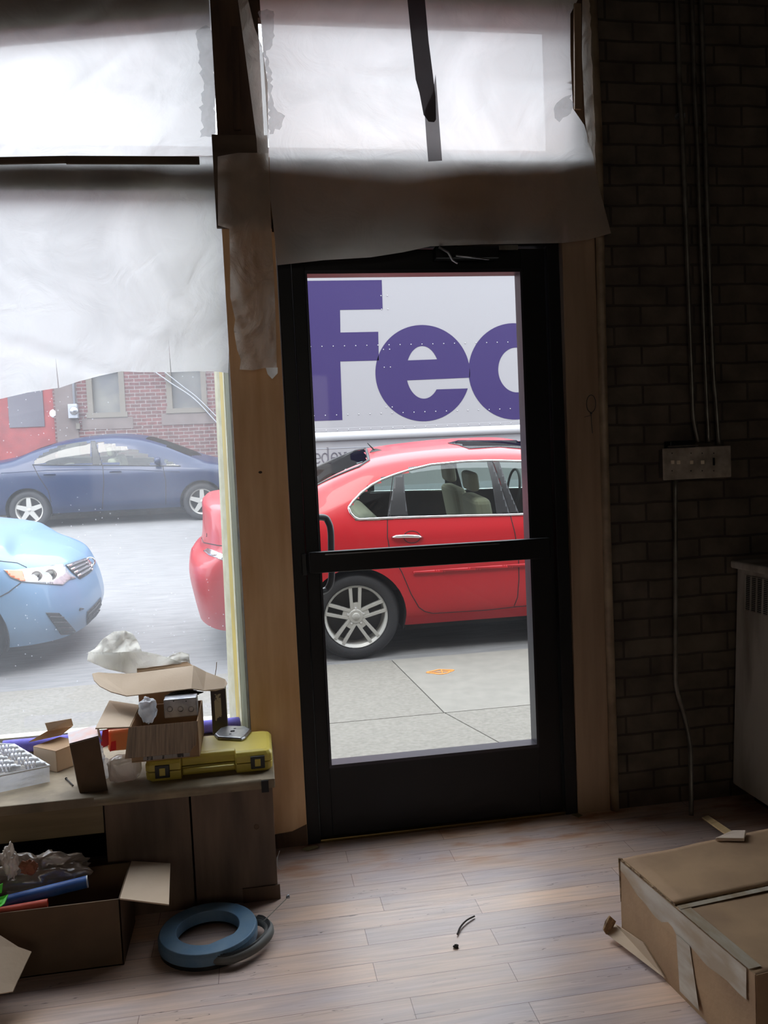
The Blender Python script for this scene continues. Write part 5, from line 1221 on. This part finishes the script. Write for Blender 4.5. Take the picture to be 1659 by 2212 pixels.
hon.line('panel_seam', [(222, 1006), (224, 1040), (222, 1080), (221, 1099)], .006, 'seam'); hon.line('panel_seam', [(72, 1006), (84, 1030), (104, 1060), (110, 1085)], .006, 'seam'); hon.line('panel_seam', [(352, 1008), (358, 1040), (358, 1090)], .006, 'seam')
hon.line('side_crease', [(2, 1022), (100, 1016), (200, 1014), (300, 1015), (388, 1019)], .007, 'bluepaint', sub=3)
handle(hon, 94, 120, 1025, 3, 'bluepaint'); handle(hon, 237, 262, 1019, 3, 'bluepaint')
v = hon.hit(341, 999, .09); MB().lathe([(.0001, -.05), (.045, -.045), (.06, 0), (.05, .045), (.0001, .05)], v, (1, 0, .0), 16).tube([v, hon.hit(345, 1006, 0)], .015, 8).build('wing_mirror', 'bluepaint', hon.root, smooth=True)
cabin(hon, -4.1, -1.7, -2.85, -3.75, WH, .97)
hon.wheel(.215, 'single')
# ---------------- pale blue saloon, nose only in view
WC = .91
def cs(x, belt, mid, rail, top, w=(.85, .90, .91, .89)):
    return (x, [(w[0], .24), (w[1], .36), (w[2], .62), (w[3], .86), belt, mid, rail, (0, top)])
X0 = -1.93
stC = [
 (X0, [(0, .20, -.06), (0, .34), (0, .50, -.01), (0, .66, -.06), (0, .73, -.10), (0, .76, -.13), (0, .79, -.17), (0, .82, -.22)]),
 (X0-.04, [(.34, .20, -.06), (.34, .34), (.34, .50, -.01), (.34, .66, -.06), (.33, .74, -.10), (.31, .77, -.13), (.26, .81, -.19), (0, .84, -.24)]),
 (X0-.14, [(.60, .20, -.07), (.62, .34), (.62, .50, -.01), (.61, .66, -.06), (.58, .76, -.11), (.52, .80, -.15), (.42, .84, -.20), (0, .88, -.26)]),
 (X0-.34, [(.77, .21, -.06), (.80, .34), (.81, .50), (.79, .68, -.05), (.74, .80, -.10), (.66, .85, -.13), (.52, .89, -.17), (0, .94, -.22)]),
 (X0-.60, [(.83, .22), (.87, .35), (.885, .55), (.87, .76), (.81, .88), (.72, .92), (.58, .96), (0, 1.0, -.12)]),
 (X0-.98, [(.85, .24), (.90, .36), (.905, .60), (.89, .84), (.83, .96), (.75, 1.0), (.60, 1.03), (0, 1.06)]),
 cs(X0-1.4, (.85, 1.01), (.78, 1.05), (.64, 1.08), 1.11), cs(X0-1.7, (.85, 1.03), (.78, 1.14), (.64, 1.22), 1.26), cs(X0-2.1, (.85, 1.04), (.76, 1.26), (.60, 1.42), 1.46),
 cs(X0-2.7, (.85, 1.05), (.75, 1.30), (.58, 1.48), 1.53), cs(X0-3.3, (.85, 1.06), (.75, 1.28), (.58, 1.45), 1.50), cs(X0-3.8, (.85, 1.08), (.76, 1.20), (.6, 1.32), 1.36), cs(X0-4.2, (.84, 1.08), (.76, 1.12), (.6, 1.15), 1.17),
 (X0-4.75, [(.70, .28), (.75, .42), (.76, .62), (.74, .88), (.68, 1.02), (.6, 1.06), (.5, 1.08), (0, 1.1)]),
 (X0-4.85, [(0, .28), (0, .42), (0, .60), (0, .86), (0, .98), (0, 1.02), (0, 1.04), (0, 1.06)]),
]
cam_ = Car('pale_blue_sedan', 'pale blue saloon parked at the kerb, only its nose showing at the left', 3.56, -.125, WC, stC, 'skypaint', (X0-3.68, X0-.90), .325, step=.025, Ra=.375)
cam_.cutplan('windscreen', [(X0-2.15, -.1), (X0-2.15, .5), (X0-1.5, .62), (X0-1.4, -.1)], 1.1, 'glass_dark')
cam_.finish()
cam_.wheel(.22, 'single')
hl = cam_.patch('headlamp', [(7, 1231), (30, 1232), (49, 1230), (90, 1226), (135, 1219), (142, 1228), (149, 1238), (164, 1249), (148, 1253), (135, 1264), (90, 1261), (45, 1257), (22, 1248)], 'lampglass', off=.006, step=5)
cam_.patch('amber_marker', [(9, 1232), (47, 1234), (54, 1256), (45, 1256), (22, 1247)], 'amber', off=.010, step=5, parent=hl)
for (x, y, r) in ((78, 1245, .038), (108, 1242, .042)):
    v = cam_.hit(x, y, .008); n_ = (CAM-v).normalized(); MB().lathe([(.0001, 0), (r*.6, .002), (r, .010), (r*1.08, .008), (r*1.08, -.004)], v, n_, 20).build('lamp_reflector', 'chrome', hl, smooth=True)
gr1 = cam_.patch('upper_grille', [(140, 1221), (160, 1214), (183, 1206), (198, 1216), (200, 1231), (190, 1240), (172, 1251), (162, 1243), (153, 1235)], 'grille', off=.006)
for t in (0.1, .37, .63, .9): cam_.line('grille_bar', [(142+26*t, 1222+26*t), (165+20*t, 1213+24*t), (184+14*t, 1207+22*t), (196, 1218+16*t)], .010, 'chrome', both=False, off=.010, sub=3)
v = cam_.hit(191, 1216, .018); MB().lathe([(.030, 0), (.036, .004), (.042, 0)], v, (CAM-v), 20).build('badge_ring', 'chrome', cam_.root, smooth=True)
cam_.patch('bumper_intake', [(98, 1323), (127, 1324), (145, 1342), (163, 1363), (157, 1370), (131, 1371), (114, 1346)], 'grille', off=.004, step=4)
for t in (.2, .45, .7, .9): cam_.line('intake_slat', [(100+30*t, 1323+46*t), (130+32*t, 1325+42*t)], .006, 'plastic_black', both=False, off=.010, sub=4)
cam_.patch('bumper_intake', [(187, 1322), (203, 1306), (217, 1290), (218, 1305), (213, 1320), (200, 1336), (187, 1350)], 'grille', off=.004, step=4)
for t in (.25, .55, .85): cam_.line('intake_slat', [(188, 1322+26*t), (204, 1306+28*t), (216, 1292+24*t)], .006, 'plastic_black', both=False, off=.010, sub=4)
cam_.line('panel_seam', [(-40, 1208), (0, 1212), (37, 1216), (58, 1226)], .004, 'seam', both=False); cam_.line('panel_seam', [(45, 1259), (30, 1270), (19, 1279), (0, 1289), (-20, 1296)], .004, 'seam', both=False)
# ---------------- delivery truck
truck = thing('delivery_truck', (3.6, 9.4, street_z(9.4)), 'white box delivery truck with large purple lettering behind the red saloon', 'truck')
TY = 8.3; TX0, TX1 = -.30, 6.9; TZ1 = 4.12
MB().box((TX0, TY, 1.0), (TX1, TY+2.4, TZ1)).build('cargo_box', 'truckwhite', truck, bevel=.03)
MB().tube([(TX0, TY-.015, 1.755), (TX1, TY-.015, 1.755)], .06, 12).build('rub_rail', 'truckbright', truck, smooth=True)
MB().box((TX0, TY-.02, 3.915), (TX1, TY, TZ1+.01)).box((TX0, TY-.012, 1.815), (TX1, TY, 1.865)).build('top_rail', 'truckwhite', truck, bevel=.004)
MB().box((TX0, TY-.006, 1.59), (TX1, TY, 1.60)).box((TX0, TY-.03, .93), (TX1, TY+.02, 1.05)).build('lower_rail', 'meter', truck)
MB().box((TX0+.3, TY+.3, .55), (TX1+2.2, TY+2.1, 1.0)).build('chassis', 'dark', truck)
rv_ = MB()
def dome(x, z, r=.008, y=TY): rv_.lathe([(r, 0), (r*.7, .006), (.0001, .008)], (x, y, z), (0, -1, 0), 8)
x = TX0+.1
while x < 5.5:
    dome(x, 2.96+(.0*x), y=TY-.004); dome(x, 2.04, y=TY-.004); dome(x, 3.93, y=TY-.02); dome(x, 1.84, y=TY-.012); x += .152
for xx in (1.24, 3.22): 
    for zz in (3.62, 3.44, 2.66, 2.12, 2.9): dome(xx, zz, y=TY-.004); dome(xx+.085, zz, y=TY-.004)
rr_ = rv_.build('rivets', 'rivet', truck, smooth=True); rr_['kind'] = 'stuff'
def letter(nm, poly, m, y=TY-.003): return MB().prism([(x, y, z) for x, z in poly], (0, .0035, 0)).build(nm, m, truck)
letter('logo_letter', [(.10, 1.97), (.635, 1.97), (.645, 2.755), (1.17, 2.755), (1.18, 3.14), (.665, 3.14), (.675, 3.44), (1.255, 3.44), (1.26, 3.83), (.16, 3.83)], 'logopurple')
def ring(cx_, cz_, ro, rz, ri, riz, a0, a1, n=48, flip=False):
    return [(cx_+ro*math.cos(a0+(a1-a0)*i/n), cz_+rz*math.sin(a0+(a1-a0)*i/n)) for i in range(n+1)]
def strip_mesh(nm, outer, inner, m, y=TY-.003):
    n = len(outer); vs = [(x, y, z) for x, z in outer]+[(x, y, z) for x, z in inner]+[(x, y+.0035, z) for x, z in outer]+[(x, y+.0035, z) for x, z in inner]; fs = []
    for i in range(n-1): fs.append([i, i+1, n+i+1, n+i]); fs.append([2*n+i, 3*n+i, 3*n+i+1, 2*n+i+1]); fs.append([i, 2*n+i, 2*n+i+1, i+1]); fs.append([n+i, n+i+1, 3*n+i+1, 3*n+i])
    return vs, fs
ex, ez = 1.775, 2.565; RO, RZ = .660, .654; IW, IT, IB = .235, .37, .345
mbE = MB()
a0 = math.asin(-.075/RZ); a1 = 2*math.pi+math.asin(-.225/RZ)
# upper part and bowl, traced as one band from the bar's right end round to the lower terminal
outer = []; inner = []
n = 80
for i in range(n+1):
    a = a0+(a1-a0)*i/n; outer.append((ex+RO*math.cos(a), ez+RZ*math.sin(a)))
    b0_ = math.asin(-.075/IB); b1_ = 2*math.pi+math.asin(-.225/IB); b_ = b0_+(b1_-b0_)*i/n; ix, iz = IW*math.cos(b_), (IT if math.sin(b_) > 0 else IB)*math.sin(b_)
    inner.append((ex+ix, ez+iz))
mbE.add(*strip_mesh('x', outer, inner, None))
mbE.prism([(ex-.26, TY-.0032, ez-.09), (ex+.645, TY-.0032, ez-.078), (ex+.66, TY-.0032, ez+.10), (ex+.26, TY-.0032, ez+.185), (ex-.26, TY-.0032, ez+.18)], (0, .0035, 0))
mbE.build('logo_letter', 'logopurple', truck)
dx_, dz_ = 3.075, 2.553; mbD = MB()
outer = [(dx_+.66*math.cos(2*math.pi*i/72), dz_+.666*math.sin(2*math.pi*i/72)) for i in range(73)]; inner = [(dx_+.03+.265*math.cos(2*math.pi*i/72), dz_+.02+.31*math.sin(2*math.pi*i/72)) for i in range(73)]
mbD.add(*strip_mesh('x', outer, inner, None)); mbD.prism([(3.44, TY-.0032, 1.97), (3.93, TY-.0032, 1.97), (3.93, TY-.0032, 3.83), (3.44, TY-.0032, 3.83)], (0, .0035, 0)); mbD.build('logo_letter', 'logopurple', truck)
letter('logo_letter', [(3.98, 1.97), (4.95, 1.97), (4.95, 2.33), (4.48, 2.33), (4.48, 2.72), (4.95, 2.72), (4.95, 3.08), (4.48, 3.08), (4.48, 3.46), (4.95, 3.46), (4.95, 3.83), (3.98, 3.83)], 'logoorange')
letter('logo_letter', [(4.95, 1.97), (5.45, 1.97), (5.72, 2.32), (5.98, 1.97), (6.55, 1.97), (6.0, 2.62), (6.5, 3.2), (5.95, 3.2), (5.72, 2.92), (5.5, 3.2), (4.97, 3.2), (5.45, 2.6)], 'logoorange')
def arc(cx_, cz_, rx, rz, d0, d1, n=16): return [(cx_+rx*math.cos(math.radians(d0+(d1-d0)*i/n)), TY-.002, cz_+rz*math.sin(math.radians(d0+(d1-d0)*i/n))) for i in range(n+1)]
def seg(*p): return [(x, TY-.002, z) for x, z in p]
def txt(kind, x, z):
    h = .128; mb = MB(); r = .008
    if kind == 'e': mb.tube(arc(x+.045, z+h/2, .042, h/2, 0, 320), r, 6).tube(seg((x+.004, z+h/2), (x+.087, z+h/2)), r*.7, 6)
    if kind == 'd': mb.tube(arc(x+.042, z+h/2, .04, h/2, 0, 360), r, 6).tube(seg((x+.086, z+.002), (x+.086, z+.20)), r*1.2, 6).tube(seg((x+.07, z+.197), (x+.086, z+.20)), r*.7, 6).tube(seg((x+.08, z), (x+.105, z)), r*.7, 6)
    if kind == 'x':
        mb.tube(seg((x+.008, z+h), (x+.088, z)), r*1.3, 6).tube(seg((x+.088, z+h), (x+.008, z)), r*.7, 6)
        for xx in (.008, .088):
            for zz in (0, h): mb.tube(seg((x+xx-.018, z+zz), (x+xx+.018, z+zz)), r*.6, 6)
    if kind == 'f': mb.tube(seg((x+.03, z), (x+.03, z+.16))+arc(x+.055, z+.165, .025, .035, 180, 40), r, 6).tube(seg((x, z+h), (x+.06, z+h)), r*.7, 6).tube(seg((x+.01, z), (x+.05, z)), r*.7, 6)
    if kind == '.': mb.tube(seg((x+.01, z+.004), (x+.022, z+.004)), r*1.6, 6)
    if kind == 'c': mb.tube(arc(x+.045, z+h/2, .042, h/2, 45, 315), r, 6)
    if kind == 'o': mb.tube(arc(x+.045, z+h/2, .042, h/2, 0, 360), r, 6)
    if kind == 'm': mb.tube(seg((x+.01, z), (x+.01, z+h)), r, 6).tube(seg((x+.06, z), (x+.06, z+h*.8)), r, 6).tube(seg((x+.11, z), (x+.11, z+h*.8)), r, 6).tube(arc(x+.035, z+h*.75, .025, h*.25, 180, 0), r*.8, 6).tube(arc(x+.085, z+h*.75, .025, h*.25, 180, 0), r*.8, 6)
    mb.build('web_letter', 'greytext', truck)
xx = .155
for k_, ch in enumerate('fedex.com'):
    txt(ch, xx, 1.405); xx += {'f': .07, 'd': .125, 'x': .115, '.': .045, 'm': .13}.get(ch, .108)
cabm = MB().prism([(TX1+.1, TY+.1, .75), (TX1+2.3, TY+.1, .75), (TX1+2.3, TY+.1, 1.7), (TX1+1.6, TY+.1, 1.85), (TX1+1.1, TY+.1, 2.9), (TX1+.1, TY+.1, 2.95)], (0, 2.2, 0)).build('cab', 'truckbright', truck, bevel=.06, seg=3)
MB().prism([(TX1+.45, TY+.09, 1.85), (TX1+1.45, TY+.09, 1.85), (TX1+1.02, TY+.09, 2.7), (TX1+.45, TY+.09, 2.7)], (0, .02, 0)).build('cab_window', 'glass_dark', truck)
for wx in (TX0+1.6, TX1+1.4):
    for wy in (TY+.05, TY+1.95):
        zc = street_z(wy+.12)+.43
        wh = MB().lathe([(.25, .0), (.40, -.01), (.43, .03), (.43, .25), (.40, .28), (.25, .28)], (wx, wy, zc), (0, 1, 0), 32).build('truck_tyre', 'tire', truck, smooth=True)
        MB().lathe([(.0001, .06), (.12, .05), (.16, .1), (.25, .02)], (wx, wy, zc), (0, 1, 0), 24).build('wheel_disc', 'alloy', wh)
# ---------------- brick house across the street
HY = 15.0; hz = zf+.10
house = thing('brick_house', (-1, 16, hz), 'brick row house with beige window frames across the street at the left', 'house')
wins = [((185, 780), (270, 890)), ((357, 770), (446, 880))]
W3 = [(P(a[0], a[1], Y=HY), P(b[0], b[1], Y=HY)) for a, b in wins]
W3 = [(min(a.x, b.x), b.z, max(a.x, b.x), a.z) for a, b in W3]
def holes(x0, x1, z0, z1, y0, y1, wl_, m, name, par):
    mb = MB(); cur = x0
    for (wx0, wz0, wx1, wz1) in sorted(wl_):
        mb.box((cur, y0, z0), (wx0, y1, z1)); mb.box((wx0, y0, z0), (wx1, y1, wz0)); mb.box((wx0, y0, wz1), (wx1, y1, z1)); cur = wx1
    mb.box((cur, y0, z0), (x1, y1, z1)); return mb.build(name, m, par, origin=(0, 0, 0))
xs1 = -4.55
extra = [(.2, 2.75, 1.3, 4.6), (2.6, 2.75, 3.7, 4.6)]
holes(xs1, 14, hz, 7.8, HY, HY+.3, W3+extra, 'brick_out', 'brick_wall', house)
MB().box((-14, HY, hz), (-6.9, HY+.3, 7.8)).box((-6.9, HY, 4.3), (xs1, HY+.3, 7.8)).build('brick_wall', 'brick_out', house, origin=(0, 0, 0))
box('entry_panel', (-6.9, HY+.04, hz), (xs1+.02, HY+.3, 4.3), 'redbrown', house, origin=(0, 0, 0))
a, b = P(14, 840, Y=HY), P(96, 921, Y=HY); MB().box((a.x, HY+.02, b.z), (b.x, HY+.05, b.z+1.2)).build('entry_glass', mat('dim_entry_glass', srgb(70, 66, 74), .2), house)
b0, b1 = P(128, 1000, Y=HY), P(168, 850, Y=HY); MB().box((b0.x, HY-.02, hz), (b1.x-.03, HY+.1, 4.3)).build('stucco_pier', 'stucco', house)
for i, (x0, z0, x1, z1) in enumerate(W3+extra):
    f = MB().box((x0-.05, HY-.03, z0-.10), (x1+.05, HY+.14, z0)).box((x0-.02, HY-.02, z0), (x0+.09, HY+.14, z1)).box((x1-.09, HY-.02, z0), (x1+.02, HY+.14, z1)).box((x0, HY-.02, z1-.06), (x1, HY+.14, z1)).box((x0, HY+.02, (z0+z1)/2+.3), (x1, HY+.12, (z0+z1)/2+.36)).build('window_frame', 'frame_beige', house)
    MB().box((x0, HY+.12, z0), (x1, HY+.14, z1)).build('window_pane', mat('house_pane%d' % i, srgb(80, 80, 82), .3, col2=srgb(100, 98, 92), nscale=2), f)
    MB().box((x0-.15, HY-.012, z0-.34), (x1+.15, HY+.02, z0-.10)).build('sill_render', 'stucco', house)
MB().box((xs1, HY-.015, hz), (14, HY+.02, hz+.75)).build('base_render', 'stucco', house)
a, b = P(149, 874, Y=HY), P(171, 904, Y=HY); em = MB().box((a.x, HY-.14, b.z), (b.x, HY, a.z)).build('electric_meter', 'meter', house, bevel=.01)
cpt = P(160, 887, Y=HY-.14); MB().lathe([(.0001, .06), (.07, .05), (.09, .0)], (cpt.x, HY-.14, cpt.z), (0, -1, 0), 20).build('meter_dial', 'steel', em, smooth=True)
MB().tube([(cpt.x, HY-.05, a.z), (cpt.x, HY-.05, 4.6)], .025, 8).build('meter_conduit', 'meter', em, smooth=True)
a, b = P(165, 915, Y=HY), P(174, 927, Y=HY); MB().box((a.x, HY-.06, b.z), (b.x, HY, a.z)).build('outlet_box', 'frame_beige', house)
v = P(115, 893, Y=HY); MB().lathe([(.0001, .05), (.06, .045), (.085, .0)], (v.x, HY+.04, v.z), (0, -1, 0), 16).build('wall_lamp', 'white', house, smooth=True)
MB().box((-14.1, HY-.25, 7.7), (14.1, HY+.3, 8.0)).build('cornice', 'stucco', house)
MB().box((-14, HY+.3, hz), (14, HY+8, 7.9)).build('house_block', 'stucco', house)
for dx in (0, .5): pass
MB().tube(cat([P(330, 800, Y=HY-.06), P(370, 828, Y=HY-.06), P(420, 862, Y=HY-.06), P(470, 915, Y=HY-.06)], 6), .012, 6).tube(cat([P(345, 795, Y=HY-.06), P(395, 835, Y=HY-.06), P(425, 858, Y=HY-.06), P(470, 902, Y=HY-.06)], 6), .010, 6).build('service_cable', 'meter', house)
# orange mark and scraps on the sidewalk
mk = P(952, 1452, Z=-.125)
pts = [(mk.x+.085*math.cos(a)*(1+.25*math.sin(3*a)), mk.y+.05*math.sin(a)*(1+.2*math.cos(4*a)), -.1245) for a in [i*math.pi/12 for i in range(24)]]
tag(MB().tube([Vector(p) for p in pts]+[Vector(pts[0])], .007, 5).tube([pts[0], (mk.x, mk.y, -.1245), pts[12], pts[18], pts[5]], .006, 5).build('paint_mark', 'rust', origin=tuple(mk)), 'small orange squiggle painted on the pale sidewalk', 'marking')
print('objects', len(bpy.data.objects))
